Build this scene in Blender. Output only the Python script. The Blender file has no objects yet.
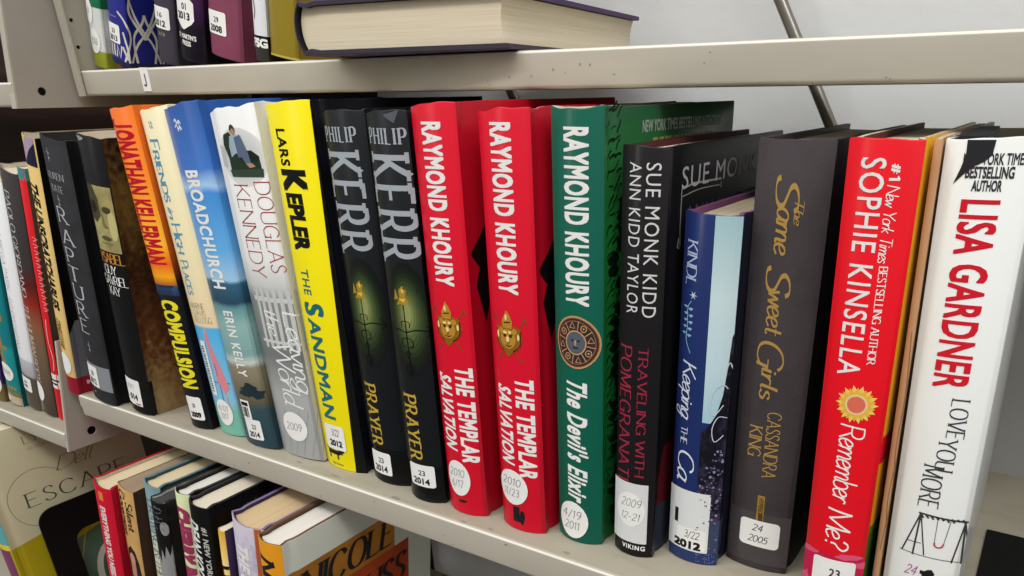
import bpy, bmesh, math, random
from mathutils import Vector, Matrix

# ------------------------------------------------------------------ scene, camera, light
SC = bpy.context.scene
COL = SC.collection
random.seed(7)

cam_data = bpy.data.cameras.new('camera')
cam = bpy.data.objects.new('camera', cam_data)
COL.objects.link(cam)
cam_data.sensor_width = 36.0
cam_data.lens = 750.35 / 1024 * 36
cam_data.shift_x = -0.0811
cam_data.shift_y = 0.1392
cam_data.clip_start = 0.01
cam.matrix_world = Matrix((
    (0.85737851, -0.2027156, 0.473084, 0.24288),
    (0.51454453, 0.35917589, -0.77861198, -0.30182),
    (-0.01208357, 0.91098796, 0.41225589, 0.24635),
    (0, 0, 0, 1)))
SC.camera = cam

world = bpy.data.worlds.new('room_light')
SC.world = world
world.use_nodes = True
bg = world.node_tree.nodes['Background']
# room surroundings: bright ceiling above, dim stacks across the aisle, floor below
wn = world.node_tree
w_tc = wn.nodes.new('ShaderNodeTexCoord'); w_sp = wn.nodes.new('ShaderNodeSeparateXYZ'); w_cr = wn.nodes.new('ShaderNodeValToRGB')
w_ma = wn.nodes.new('ShaderNodeMath'); w_ma.operation = 'MULTIPLY_ADD'; w_ma.inputs[1].default_value = 0.5; w_ma.inputs[2].default_value = 0.5
wn.links.new(w_tc.outputs['Generated'], w_sp.inputs[0]); wn.links.new(w_sp.outputs[2], w_ma.inputs[0]); wn.links.new(w_ma.outputs[0], w_cr.inputs[0])
for e_, (p_, c_) in zip([w_cr.color_ramp.elements[0], w_cr.color_ramp.elements[1], w_cr.color_ramp.elements.new(0.5), w_cr.color_ramp.elements.new(0.66)],
                        ((0.0, 0.22), (1.0, 1.0), (0.5, 0.20), (0.66, 0.75))):
    e_.position = p_; e_.color = (c_, c_ * 0.985, c_ * 0.96, 1)
wn.links.new(w_cr.outputs[0], bg.inputs[0])
bg.inputs[1].default_value = 0.75

def area(name, loc, target, size, size_y, power, color):
    d = bpy.data.lights.new(name, 'AREA')
    d.shape = 'RECTANGLE'; d.size = size; d.size_y = size_y; d.energy = power; d.color = color
    o = bpy.data.objects.new(name, d); COL.objects.link(o)
    o.location = loc
    v = Vector(target) - Vector(loc)
    o.rotation_euler = v.to_track_quat('-Z', 'Y').to_euler()
    return o

# fluorescent ceiling fixtures along the aisle
area('ceiling_tube_light', (0.3, -1.0, 1.75), (0.1, 0.1, 0.1), 2.4, 0.30, 26, (1.0, 0.98, 0.94))
area('ceiling_tube_light', (-1.5, -1.6, 1.9), (-0.3, 0.1, 0.1), 0.3, 2.0, 16, (1.0, 0.98, 0.94))
area('ceiling_tube_light', (1.6, -0.6, 1.7), (0.2, 0.2, 0.2), 0.4, 1.6, 9, (1.0, 0.98, 0.95))

vs = SC.view_settings
vs.view_transform = 'Standard'
vs.look = 'None'
vs.gamma = 1.0
vs.use_curve_mapping = False
vs.exposure = 0.0

# ------------------------------------------------------------------ materials
def lin(c):
    if isinstance(c, str):
        c = c.lstrip('#')
        if len(c) == 3: c = c[0] * 2 + c[1] * 2 + c[2] * 2
        c = [int(c[i:i + 2], 16) / 255 for i in (0, 2, 4)]
        c = [x / 12.92 if x <= 0.04045 else ((x + 0.055) / 1.055) ** 2.4 for x in c]
    return (c[0], c[1], c[2], 1.0)

MATS = {}
def mat(color, rough=0.4, spec=0.18, metal=0.0, ramp=None, axis='V', grain=0.0, coat=0.0, stops='LINEAR',
        noise=None, bump=0.0, bscale=300.0):
    """procedural paper / cloth / paint. ramp: colours along the printed cover, bottom to top (UV v, 0..1)"""
    key = (str(color), rough, spec, metal, str(ramp), axis, grain, coat, stops, str(noise), bump, bscale)
    if key in MATS:
        return MATS[key]
    m = bpy.data.materials.new('paint_' + str(len(MATS)))
    m.use_nodes = True
    nt = m.node_tree
    p = nt.nodes['Principled BSDF']
    p.inputs['Roughness'].default_value = rough
    p.inputs['Specular IOR Level'].default_value = spec
    p.inputs['Metallic'].default_value = metal
    p.inputs['Coat Weight'].default_value = coat
    p.inputs['Coat Roughness'].default_value = 0.12
    L = nt.links.new
    tc = nt.nodes.new('ShaderNodeTexCoord')
    out = None
    if ramp:
        sep = nt.nodes.new('ShaderNodeSeparateXYZ')
        L(tc.outputs['UV'], sep.inputs[0])
        src = sep.outputs[1 if axis == 'V' else 0]
        if noise:
            n = nt.nodes.new('ShaderNodeTexNoise'); n.inputs['Scale'].default_value = noise[0]
            n.inputs['Detail'].default_value = 4
            L(tc.outputs['Object'], n.inputs['Vector'])
            ma = nt.nodes.new('ShaderNodeMath'); ma.operation = 'MULTIPLY_ADD'
            L(n.outputs[0], ma.inputs[0]); ma.inputs[1].default_value = noise[1]
            s2 = nt.nodes.new('ShaderNodeMath'); s2.operation = 'SUBTRACT'
            L(src, s2.inputs[0]); s2.inputs[1].default_value = noise[1] / 2
            L(s2.outputs[0], ma.inputs[2])
            src = ma.outputs[0]
        cr = nt.nodes.new('ShaderNodeValToRGB')
        cr.color_ramp.interpolation = stops
        el = cr.color_ramp.elements
        while len(el) < len(ramp):
            el.new(0.5)
        for e, (pos, c) in zip(el, ramp):
            e.position = pos
        for e, (pos, c) in zip(el, ramp):
            e.color = lin(c)
        L(src, cr.inputs[0])
        out = cr.outputs[0]
    elif noise:
        # two-tone mottling: noise = (scale, other colour [, xyz stretch])
        n = nt.nodes.new('ShaderNodeTexNoise'); n.inputs['Scale'].default_value = noise[0]
        n.inputs['Detail'].default_value = 5; n.inputs['Roughness'].default_value = 0.65
        mp = nt.nodes.new('ShaderNodeMapping')
        mp.inputs['Scale'].default_value = noise[2] if len(noise) > 2 else (1, 1, 1)
        L(tc.outputs['Object'], mp.inputs[0]); L(mp.outputs[0], n.inputs['Vector'])
        cr = nt.nodes.new('ShaderNodeValToRGB')
        lo, hi = noise[3] if len(noise) > 3 else (0.35, 0.65)
        cr.color_ramp.elements[0].position = lo; cr.color_ramp.elements[1].position = hi
        cr.color_ramp.elements[0].color = lin(color); cr.color_ramp.elements[1].color = lin(noise[1])
        L(n.outputs[0], cr.inputs[0])
        out = cr.outputs[0]
    if grain:
        n = nt.nodes.new('ShaderNodeTexNoise'); n.inputs['Scale'].default_value = 900
        L(tc.outputs['Object'], n.inputs['Vector'])
        mx = nt.nodes.new('ShaderNodeMix'); mx.data_type = 'RGBA'; mx.blend_type = 'OVERLAY'
        mx.inputs[0].default_value = grain
        if out: L(out, mx.inputs[6])
        else: mx.inputs[6].default_value = lin(color)
        L(n.outputs[0], mx.inputs[7])
        out = mx.outputs[2]
    if out: L(out, p.inputs['Base Color'])
    else: p.inputs['Base Color'].default_value = lin(color)
    if bump:
        n = nt.nodes.new('ShaderNodeTexNoise'); n.inputs['Scale'].default_value = bscale
        n.inputs['Detail'].default_value = 3
        L(tc.outputs['Object'], n.inputs['Vector'])
        b = nt.nodes.new('ShaderNodeBump'); b.inputs['Strength'].default_value = bump
        b.inputs['Distance'].default_value = 0.001
        L(n.outputs[0], b.inputs['Height']); L(b.outputs[0], p.inputs['Normal'])
    MATS[key] = m
    return m

def gloss(c, **k):
    k.setdefault('rough', 0.32); k.setdefault('bump', 0.05); k.setdefault('bscale', 60.0)
    return mat(c, **k)
def ink(c):
    return mat(c, rough=0.45)
WHITE = '#f2f2f0'
STICKER = mat('#f4f4f2', rough=0.55)

def page_mat(c='#e4dcc8', c2='#c9bda2'):
    return mat(c, rough=0.85, spec=0.2, noise=(10.0, c2, (260, 1, 1), (0.3, 0.75)))
def page_mat_flat(c='#eae2cc', c2='#cbbfa6'):
    return mat(c, rough=0.85, spec=0.2, noise=(10.0, c2, (2, 2, 260), (0.35, 0.8)))

# ------------------------------------------------------------------ lettering: built-in sans and a pen-stroke serif/script
_txt = {}
def sans(s, bold=0.0, space=1.0):
    """polygons of a line of sans lettering; bold = pen growth in cap heights"""
    key = (s, bold, space)
    if key in _txt: return _txt[key]
    c = bpy.data.curves.new('lettering', 'FONT')
    c.body = s; c.size = 1.0; c.space_character = space; c.resolution_u = 3
    o = bpy.data.objects.new('lettering', c); COL.objects.link(o)
    dg = bpy.context.evaluated_depsgraph_get(); dg.update()
    ev = o.evaluated_get(dg)
    me = ev.to_mesh()
    vs_ = [(v.co.x, v.co.y) for v in me.vertices]
    polys = [[vs_[i] for i in p.vertices] for p in me.polygons]
    ev.to_mesh_clear()
    bpy.data.objects.remove(o); bpy.data.curves.remove(c)
    if bold:
        src = polys; polys = list(src)
        for dx, dy in ((bold, bold), (-bold, bold), (bold, -bold), (-bold, -bold), (bold, 0), (-bold, 0), (0, bold), (0, -bold)):
            polys += [[(x + dx, y + dy) for x, y in p] for p in src]
    _txt[key] = polys
    return polys

G = {
'A': (.78, 'L0 0 .39 1 .78 0|L.14 .35 .64 .35'), 'B': (.62, 'L0 0 0 1|C0 1 .34 1 .52 .9 .54 .75 .47 .6 .3 .53 0 .53|C0 .53 .38 .53 .58 .44 .62 .27 .55 .09 .35 0 0 0'),
'C': (.74, 'C.7 .8 .58 .95 .4 1 .18 .93 .04 .74 0 .5 .04 .26 .18 .07 .4 0 .6 .05 .72 .2'), 'D': (.76, 'L0 0 0 1|C0 1 .34 1 .6 .9 .73 .7 .76 .5 .73 .3 .6 .1 .34 0 0 0'),
'E': (.55, 'L0 0 0 1|L0 1 .52 1|L0 .52 .42 .52|L0 0 .55 0'), 'F': (.52, 'L0 0 0 1|L0 1 .52 1|L0 .52 .4 .52'),
'G': (.78, 'C.7 .82 .58 .95 .4 1 .18 .93 .04 .74 0 .5 .04 .26 .18 .07 .42 0 .6 .04 .72 .14|L.72 0 .72 .44|L.5 .44 .8 .44'),
'H': (.74, 'L0 0 0 1|L.74 0 .74 1|L0 .52 .74 .52'), 'I': (.08, 'L.04 0 .04 1'), 'J': (.4, 'L.36 1 .36 .3|C.36 .3 .33 .08 .2 -.02 .05 .02 0 .12'),
'K': (.7, 'L0 0 0 1|L0 .42 .62 1|L.2 .58 .7 0'), 'L': (.52, 'L0 0 0 1|L0 0 .52 0'), 'M': (.92, 'L.04 0 .08 1|L.08 1 .46 .1 .84 1|L.84 1 .88 0'),
'N': (.76, 'L0 0 0 1|L0 1 .76 0|L.76 0 .76 1'), 'O': (.8, 'C.4 1 .18 .94 .04 .74 0 .5 .04 .26 .18 .06 .4 0 .62 .06 .76 .26 .8 .5 .76 .74 .62 .94 .4 1'),
'P': (.58, 'L0 0 0 1|C0 1 .34 1 .52 .92 .58 .74 .52 .56 .34 .46 0 .46'), 'Q': (.8, 'C.4 1 .18 .94 .04 .74 0 .5 .04 .26 .18 .06 .4 0 .62 .06 .76 .26 .8 .5 .76 .74 .62 .94 .4 1|L.45 .2 .85 -.12'),
'R': (.68, 'L0 0 0 1|C0 1 .34 1 .5 .92 .56 .76 .5 .58 .34 .5 0 .5|L.3 .5 .68 0'), 'S': (.5, 'C.46 .84 .38 .97 .24 1 .08 .93 .02 .78 .1 .62 .28 .5 .44 .38 .5 .22 .42 .06 .24 0 .08 .04 0 .18'),
'T': (.66, 'L.33 0 .33 1|L0 1 .66 1'), 'U': (.72, 'L0 1 0 .34|C0 .34 .06 .1 .36 0 .66 .1 .72 .34|L.72 .34 .72 1'), 'V': (.76, 'L0 1 .38 0 .76 1'),
'W': (1.06, 'L0 1 .27 0 .53 .9 .8 0 1.06 1'), 'X': (.7, 'L0 0 .7 1|L0 1 .7 0'), 'Y': (.7, 'L.35 0 .35 .46|L0 1 .35 .46 .7 1'), 'Z': (.62, 'L0 1 .6 1 0 0 .62 0'),
'a': (.46, 'C.42 .5 .3 .6 .14 .55 .02 .38 .02 .16 .14 0 .3 .08 .42 .34|C.44 .58 .4 .3 .4 .08 .46 0 .54 .06'), 'b': (.46, 'C.06 1 .04 .6 .02 .1|C.02 .1 .18 -.02 .38 .06 .46 .3 .38 .54 .2 .6 .04 .42'),
'c': (.4, 'C.38 .48 .26 .6 .08 .5 0 .28 .06 .08 .22 0 .4 .12'), 'd': (.48, 'C.4 .5 .28 .6 .12 .54 0 .3 .08 .04 .24 0 .4 .2|C.46 1.05 .42 .6 .4 .1 .46 0 .54 .06'),
'e': (.4, 'C.02 .26 .2 .3 .36 .42 .3 .58 .14 .56 .02 .36 .04 .12 .18 0 .42 .14'), 'f': (.3, 'C.36 .96 .26 1.04 .16 .9 .14 .5 .12 0|L0 .56 .32 .56'),
'g': (.46, 'C.4 .5 .28 .6 .1 .52 0 .28 .1 .04 .26 .04 .4 .3|C.44 .58 .4 .2 .36 -.26 .18 -.4 0 -.26 .2 -.06 .52 .08'), 'h': (.48, 'C.08 1 .04 .5 .02 0|C.03 .3 .18 .54 .32 .58 .4 .44 .38 .12 .44 0 .52 .06'),
'i': (.16, 'C.06 .58 .04 .2 .08 .02 .2 .06|L.07 .76 .08 .82'), 'j': (.2, 'C.12 .58 .1 .1 .06 -.28 -.1 -.3|L.13 .76 .14 .82'), 'k': (.46, 'C.08 1 .04 .5 .02 0|C.4 .56 .2 .38 .06 .28 .22 .2 .44 0'),
'l': (.16, 'C.08 1.02 .05 .5 .06 .06 .18 .04'), 'm': (.72, 'C.02 .56 .05 .3 .02 0|C.04 .3 .16 .54 .28 .56 .34 .4 .32 0|C.34 .3 .46 .54 .58 .56 .64 .4 .62 .1 .68 0 .76 .06'),
'n': (.46, 'C.02 .56 .05 .3 .02 0|C.04 .3 .18 .54 .32 .57 .38 .42 .36 .1 .42 0 .5 .06'), 'o': (.44, 'C.2 .58 .06 .5 0 .28 .08 .04 .22 0 .38 .08 .44 .3 .36 .52 .2 .58'), 'p': (.46, 'C.04 .58 .04 .1 .0 -.36|C.04 .4 .2 .58 .38 .54 .46 .3 .36 .04 .18 0 .04 .14'),
'q': (.46, 'C.4 .5 .26 .6 .08 .5 0 .26 .1 .02 .26 .04 .4 .3|L.42 .56 .38 -.36'), 'r': (.34, 'C.02 .56 .05 .3 .02 0|C.04 .3 .14 .5 .26 .58 .36 .52'), 's': (.34, 'C.32 .48 .2 .58 .06 .52 .06 .38 .2 .3 .32 .2 .28 .04 .14 0 0 .1'),
't': (.3, 'C.14 .86 .12 .4 .12 .08 .2 0 .32 .08|L0 .56 .3 .56'), 'u': (.46, 'C.02 .56 .02 .2 .08 .02 .22 .02 .38 .24|C.4 .56 .38 .2 .4 .02 .52 .06'), 'v': (.4, 'L0 .56 .2 0 .4 .56'), 'w': (.62, 'L0 .56 .14 0 .31 .5 .46 0 .62 .56'),
'x': (.4, 'L0 .56 .4 0|L0 0 .4 .56'), 'y': (.44, 'C.02 .56 .06 .22 .2 .1 .36 .24|C.42 .56 .34 .1 .2 -.3 .02 -.34'), 'z': (.4, 'L0 .56 .38 .56 0 0 .4 0'),
'0': (.5, 'C.25 1 .06 .85 0 .5 .06 .15 .25 0 .44 .15 .5 .5 .44 .85 .25 1'), '1': (.2, 'L0 .82 .14 1 .14 0'), '2': (.5, 'C.03 .8 .12 .96 .3 1 .46 .86 .44 .64 .24 .34 0 0|L0 0 .5 .02'),
'3': (.48, 'C.02 .9 .2 1 .42 .92 .44 .7 .18 .54|C.18 .54 .44 .46 .48 .22 .32 .02 .02 .06'), '4': (.52, 'L.36 0 .38 1 0 .34 .52 .34'), '5': (.46, 'L.44 1 .08 1 .04 .58|C.04 .58 .26 .62 .44 .48 .44 .18 .24 0 0 .08'),
'6': (.48, 'C.4 .98 .16 .8 .02 .4 .08 .08 .26 0 .46 .16 .44 .42 .26 .54 .04 .36'), '7': (.48, 'L0 1 .48 1 .16 0'), '8': (.48, 'C.24 .54 .06 .66 .06 .9 .24 1 .42 .9 .42 .66 .24 .54 .02 .4 .0 .12 .24 0 .48 .12 .46 .4 .24 .54'), '9': (.48, 'C.44 .6 .24 .46 .04 .6 .06 .9 .26 1 .44 .86 .44 .5 .34 .16 .14 0'),
'?': (.42, 'C0 .8 .1 .98 .3 .98 .42 .8 .34 .6 .2 .46 .2 .26|L.2 .02 .2 .08'), "'": (.08, 'L.04 1 .04 .8'), '/': (.36, 'L0 -.1 .36 1.05'), '-': (.34, 'L.02 .4 .32 .4'), '.': (.1, 'L.04 0 .04 .06'), '#': (.5, 'L.12 .1 .22 .9|L.3 .1 .4 .9|L.02 .36 .46 .36|L.06 .64 .5 .64'),
}
def _crom(P, n=5):
    out = []
    for i in range(len(P) - 1):
        p0 = P[max(i - 1, 0)]; p1 = P[i]; p2 = P[i + 1]; p3 = P[min(i + 2, len(P) - 1)]
        for k in range(n):
            t = k / n
            out.append(tuple(0.5 * ((2 * b) + (c - a) * t + (2 * a - 5 * b + 4 * c - d) * t * t + (3 * b - a - 3 * c + d) * t ** 3)
                             for a, b, c, d in zip(p0, p1, p2, p3)))
    out.append(P[-1])
    return out
def ribbon(P, w, thin=None):
    """quads of a pen line through 2-D points; upright runs get width w, level runs get width thin"""
    thin = w if thin is None else thin
    N = len(P); quads = []; L = []; Rr = []
    for i in range(N):
        a = P[max(i - 1, 0)]; b = P[min(i + 1, N - 1)]
        dx, dy = b[0] - a[0], b[1] - a[1]; l = math.hypot(dx, dy) or 1e-9
        ww = 0.5 * (thin + (w - thin) * abs(dy) / l)
        nx, ny = -dy / l * ww, dx / l * ww
        L.append((P[i][0] + nx, P[i][1] + ny)); Rr.append((P[i][0] - nx, P[i][1] - ny))
    for i in range(N - 1):
        quads.append([L[i], L[i + 1], Rr[i + 1], Rr[i]])
    return quads
def pen(s, w=0.10, thin=None, serif=0.0, slant=0.0, space=0.16, small=None, cond=1.0):
    """polygons of a line of pen-stroke lettering. small: lower-case letters become small capitals of that height"""
    key = ('pen', s, w, thin, serif, slant, space, small, cond)
    if key in _txt: return _txt[key]
    thin_ = w if thin is None else thin
    x0 = 0.0; polys = []
    for ch in s:
        if ch == ' ':
            x0 += 0.38 * cond; continue
        sc = 1.0
        if small and ch.islower():
            ch = ch.upper(); sc = small
        if ch not in G: continue
        wd, st = G[ch]
        for k in st.split('|'):
            v = [float(q) for q in k[1:].split()]
            P = [(v[i], v[i + 1]) for i in range(0, len(v), 2)]
            runs = [_crom(P)] if k[0] == 'C' else [[P[i], P[i + 1]] for i in range(len(P) - 1)]
            for r in runs:
                r = [(x * cond * sc, y * sc) for x, y in r]
                if k[0] == 'L':
                    (ax, ay), (bx, by) = r
                    l = math.hypot(bx - ax, by - ay) or 1e-9
                    e = 0.0 if serif and abs(by - ay) / l > 0.5 else 0.3 * thin_
                    r = [(ax - (bx - ax) / l * e, ay - (by - ay) / l * e), (bx + (bx - ax) / l * e, by + (by - ay) / l * e)]
                q = ribbon(r, w, thin)
                if serif and k[0] == 'L' and abs(r[1][1] - r[0][1]) > 0.6 * abs(r[1][0] - r[0][0]):
                    for (ex, ey) in r:
                        if ey < 0.06 * sc or ey > 0.94 * sc:
                            h = thin_ * 0.9; yy = ey if ey < 0.5 * sc else ey - h
                            q.append([(ex - serif - w / 2, yy), (ex + serif + w / 2, yy), (ex + serif + w / 2, yy + h), (ex - serif - w / 2, yy + h)])
                polys += [[(x0 + x + slant * y, y) for x, y in p] for p in q]
        x0 += (wd * cond * sc + space)
    _txt[key] = polys
    return polys

# ------------------------------------------------------------------ flat shapes in cover coordinates (millimetres)
def rect(a0, v0, a1, v1): return [[(a0, v0), (a1, v0), (a1, v1), (a0, v1)]]
def rrect(a0, v0, a1, v1, r=1.5, n=4):
    P = []
    for cx_, cy_, s in ((a1 - r, v1 - r, 0), (a0 + r, v1 - r, 1), (a0 + r, v0 + r, 2), (a1 - r, v0 + r, 3)):
        for k in range(n + 1):
            t = (s + k / n) * math.pi / 2
            P.append((cx_ + r * math.cos(t), cy_ + r * math.sin(t)))
    return [P]
def oval(ca, cv, ra, rv, n=24, t0=0.0):
    return [[(ca + ra * math.cos(t0 + k * math.tau / n), cv + rv * math.sin(t0 + k * math.tau / n)) for k in range(n)]]
def ring(ca, cv, ra, rv, w, n=28):
    out = []
    for k in range(n):
        t, u = k * math.tau / n, (k + 1) * math.tau / n
        out.append([(ca + ra * math.cos(t), cv + rv * math.sin(t)), (ca + ra * math.cos(u), cv + rv * math.sin(u)),
                    (ca + (ra - w) * math.cos(u), cv + (rv - w) * math.sin(u)), (ca + (ra - w) * math.cos(t), cv + (rv - w) * math.sin(t))])
    return out
def star(ca, cv, r1, r0, n, sq=1.0, rot=0.0):
    out = []
    for k in range(n):
        t = rot + k * math.tau / n; d = math.pi / n
        out.append([(ca, cv), (ca + r0 * math.cos(t - d), cv + sq * r0 * math.sin(t - d)), (ca + r1 * math.cos(t), cv + sq * r1 * math.sin(t)),
                    (ca + r0 * math.cos(t + d), cv + sq * r0 * math.sin(t + d))])
    return out
def line(P, w, smooth=True): return ribbon(_crom(P, 5) if smooth and len(P) > 2 else P, w)
def poly(P):
    """any simple outline, cut into triangles"""
    from mathutils.geometry import tessellate_polygon
    t = tessellate_polygon([[Vector((x, y, 0)) for x, y in P]])
    return [[P[i] for i in tri] for tri in t]
def blob(ca, cv, ra, rv, n=14, j=0.25, seed=1):
    r = random.Random(seed)
    P = []
    for k in range(n):
        q = 1 + r.uniform(-j, j); t = k * math.tau / n
        P.append((ca + ra * q * math.cos(t), cv + rv * q * math.sin(t)))
    return poly(P)

def bbox(polys):
    xs = [x for p in polys for x, y in p]
    return min(xs), max(xs)
def down(polys, a_base, a_top, v0, v1):
    """lettering that reads down the spine: cap tops point to +a"""
    x0, x1 = bbox(polys); ys = CAP
    k = (v0 - v1) / (x1 - x0)
    return [[(a_base + y / ys * (a_top - a_base), v0 - (x - x0) * k) for x, y in p] for p in polys]
def across(polys, a0, a1, v_base, v_top):
    x0, x1 = bbox(polys)
    k = (a1 - a0) / (x1 - x0)
    return [[(a0 + (x - x0) * k, v_base + y / CAP * (v_top - v_base)) for x, y in p] for p in polys]
CAP = 1.0
def sdown(s, a0, a1, v0, v1, bold=0.0, space=1.0):
    return down([[(x, y / 0.68) for x, y in p] for p in sans(s, bold, space)], a0, a1, v0, v1)
def sacross(s, a0, a1, v0, v1, bold=0.0, space=1.0):
    return across([[(x, y / 0.68) for x, y in p] for p in sans(s, bold, space)], a0, a1, v0, v1)
def skew(polys, k, ref):
    """italic lean for lettering that reads down"""
    return [[(a, v - k * (a - ref)) for a, v in p] for p in polys]

# ------------------------------------------------------------------ builders
def link_mesh(name, verts, faces, mats, midx=None, parent=None, uvs=None, smooth=None):
    me = bpy.data.meshes.new(name)
    me.from_pydata(verts, [], faces)
    for m in mats: me.materials.append(m)
    if midx: me.polygons.foreach_set('material_index', midx)
    if uvs:
        ul = me.uv_layers.new(name='print')
        for lp in me.loops: ul.data[lp.index].uv = uvs[lp.vertex_index]
    if smooth is not None:
        me.polygons.foreach_set('use_smooth', [True] * len(me.polygons))
        me.set_sharp_from_angle(angle=math.radians(smooth))
    me.update()
    o = bpy.data.objects.new(name, me)
    COL.objects.link(o)
    if parent: o.parent = parent
    return o

def tag(o, label=None, cat=None, group=None, kind=None):
    if label: o['label'] = label
    if cat: o['category'] = cat
    if group: o['group'] = group
    if kind: o['kind'] = kind
    return o

def clip_a(P, lo, hi):
    def half(P, f, val):
        out = []
        for i in range(len(P)):
            p, q = P[i], P[(i + 1) % len(P)]
            fp, fq = f(p), f(q)
            if fp >= 0: out.append(p)
            if (fp > 0 and fq < 0) or (fp < 0 and fq > 0):
                t = fp / (fp - fq)
                out.append((p[0] + (q[0] - p[0]) * t, p[1] + (q[1] - p[1]) * t))
        return out
    P = half(P, lambda p: p[0] - lo, lo)
    return half(P, lambda p: hi - p[0], hi) if len(P) > 2 else []

class Case:
    """the printed outside of a book: maps cover coordinates (a across, v up, both mm) to local metres"""
    def __init__(s, W, H, D, b, groove):
        s.W, s.H, s.D, s.b, s.g = W, H, D, b, groove
    def base(s, a):
        W = s.W
        if 0 <= a <= W:
            return a, -s.b * (1 - abs(2 * a / W - 1) ** 2.2)
        t = a - W if a > W else -a
        g = s.g * math.exp(-((t - 6.0) / 3.2) ** 2)
        return (W - g, t) if a > W else (g, t)
    def nrm(s, a):
        x0, y0 = s.base(a - 0.4); x1, y1 = s.base(a + 0.4)
        dx, dy = x1 - x0, y1 - y0; l = math.hypot(dx, dy) or 1
        return dy / l, -dx / l
    def at(s, a, v, off=0.0):
        x, y = s.base(a)
        if off:
            nx, ny = s.nrm(a); x += nx * off; y += ny * off
        return (x / 1000, y / 1000, v / 1000)
    def cuts(s):
        n = max(4, int(s.W / 2.4))
        return [-400, -14, -11, -8, -5, -2.5] + [k * s.W / n for k in range(n + 1)] + [s.W + q for q in (2.5, 5, 8, 11, 14, 400)]
    def lay(s, polys, off, verts, faces):
        """append polygons wrapped on the cover; returns how many faces"""
        C_ = s.cuts(); n0 = len(faces); base_off = off; np_ = max(1, len(polys))
        for pi_, P in enumerate(polys):
            # ink layers of one print never share a plane exactly
            off = base_off + 0.05 * pi_ / np_
            lo = min(p[0] for p in P); hi = max(p[0] for p in P)
            for i in range(len(C_) - 1):
                if C_[i + 1] <= lo or C_[i] >= hi: continue
                Q = P if (C_[i] <= lo and C_[i + 1] >= hi) else clip_a(P, C_[i], C_[i + 1])
                if len(Q) < 3: continue
                ar = sum(Q[k][0] * Q[(k + 1) % len(Q)][1] - Q[(k + 1) % len(Q)][0] * Q[k][1] for k in range(len(Q)))
                if abs(ar) < 1e-7: continue
                if ar < 0: Q = Q[::-1]
                k = len(verts)
                verts += [s.at(min(max(a, -s.D), s.W + s.D), v, off) for a, v in Q]
                faces.append(list(range(k, k + len(Q))))
        return len(faces) - n0

def put(o, X, Y, Z, lean=0.0, yaw=0.0, W=0.0):
    t = math.radians(lean)
    o.location = (X, Y, Z + (max(0.0, math.sin(t)) * W / 1000))
    o.rotation_euler = (0, t, math.radians(yaw))

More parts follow.
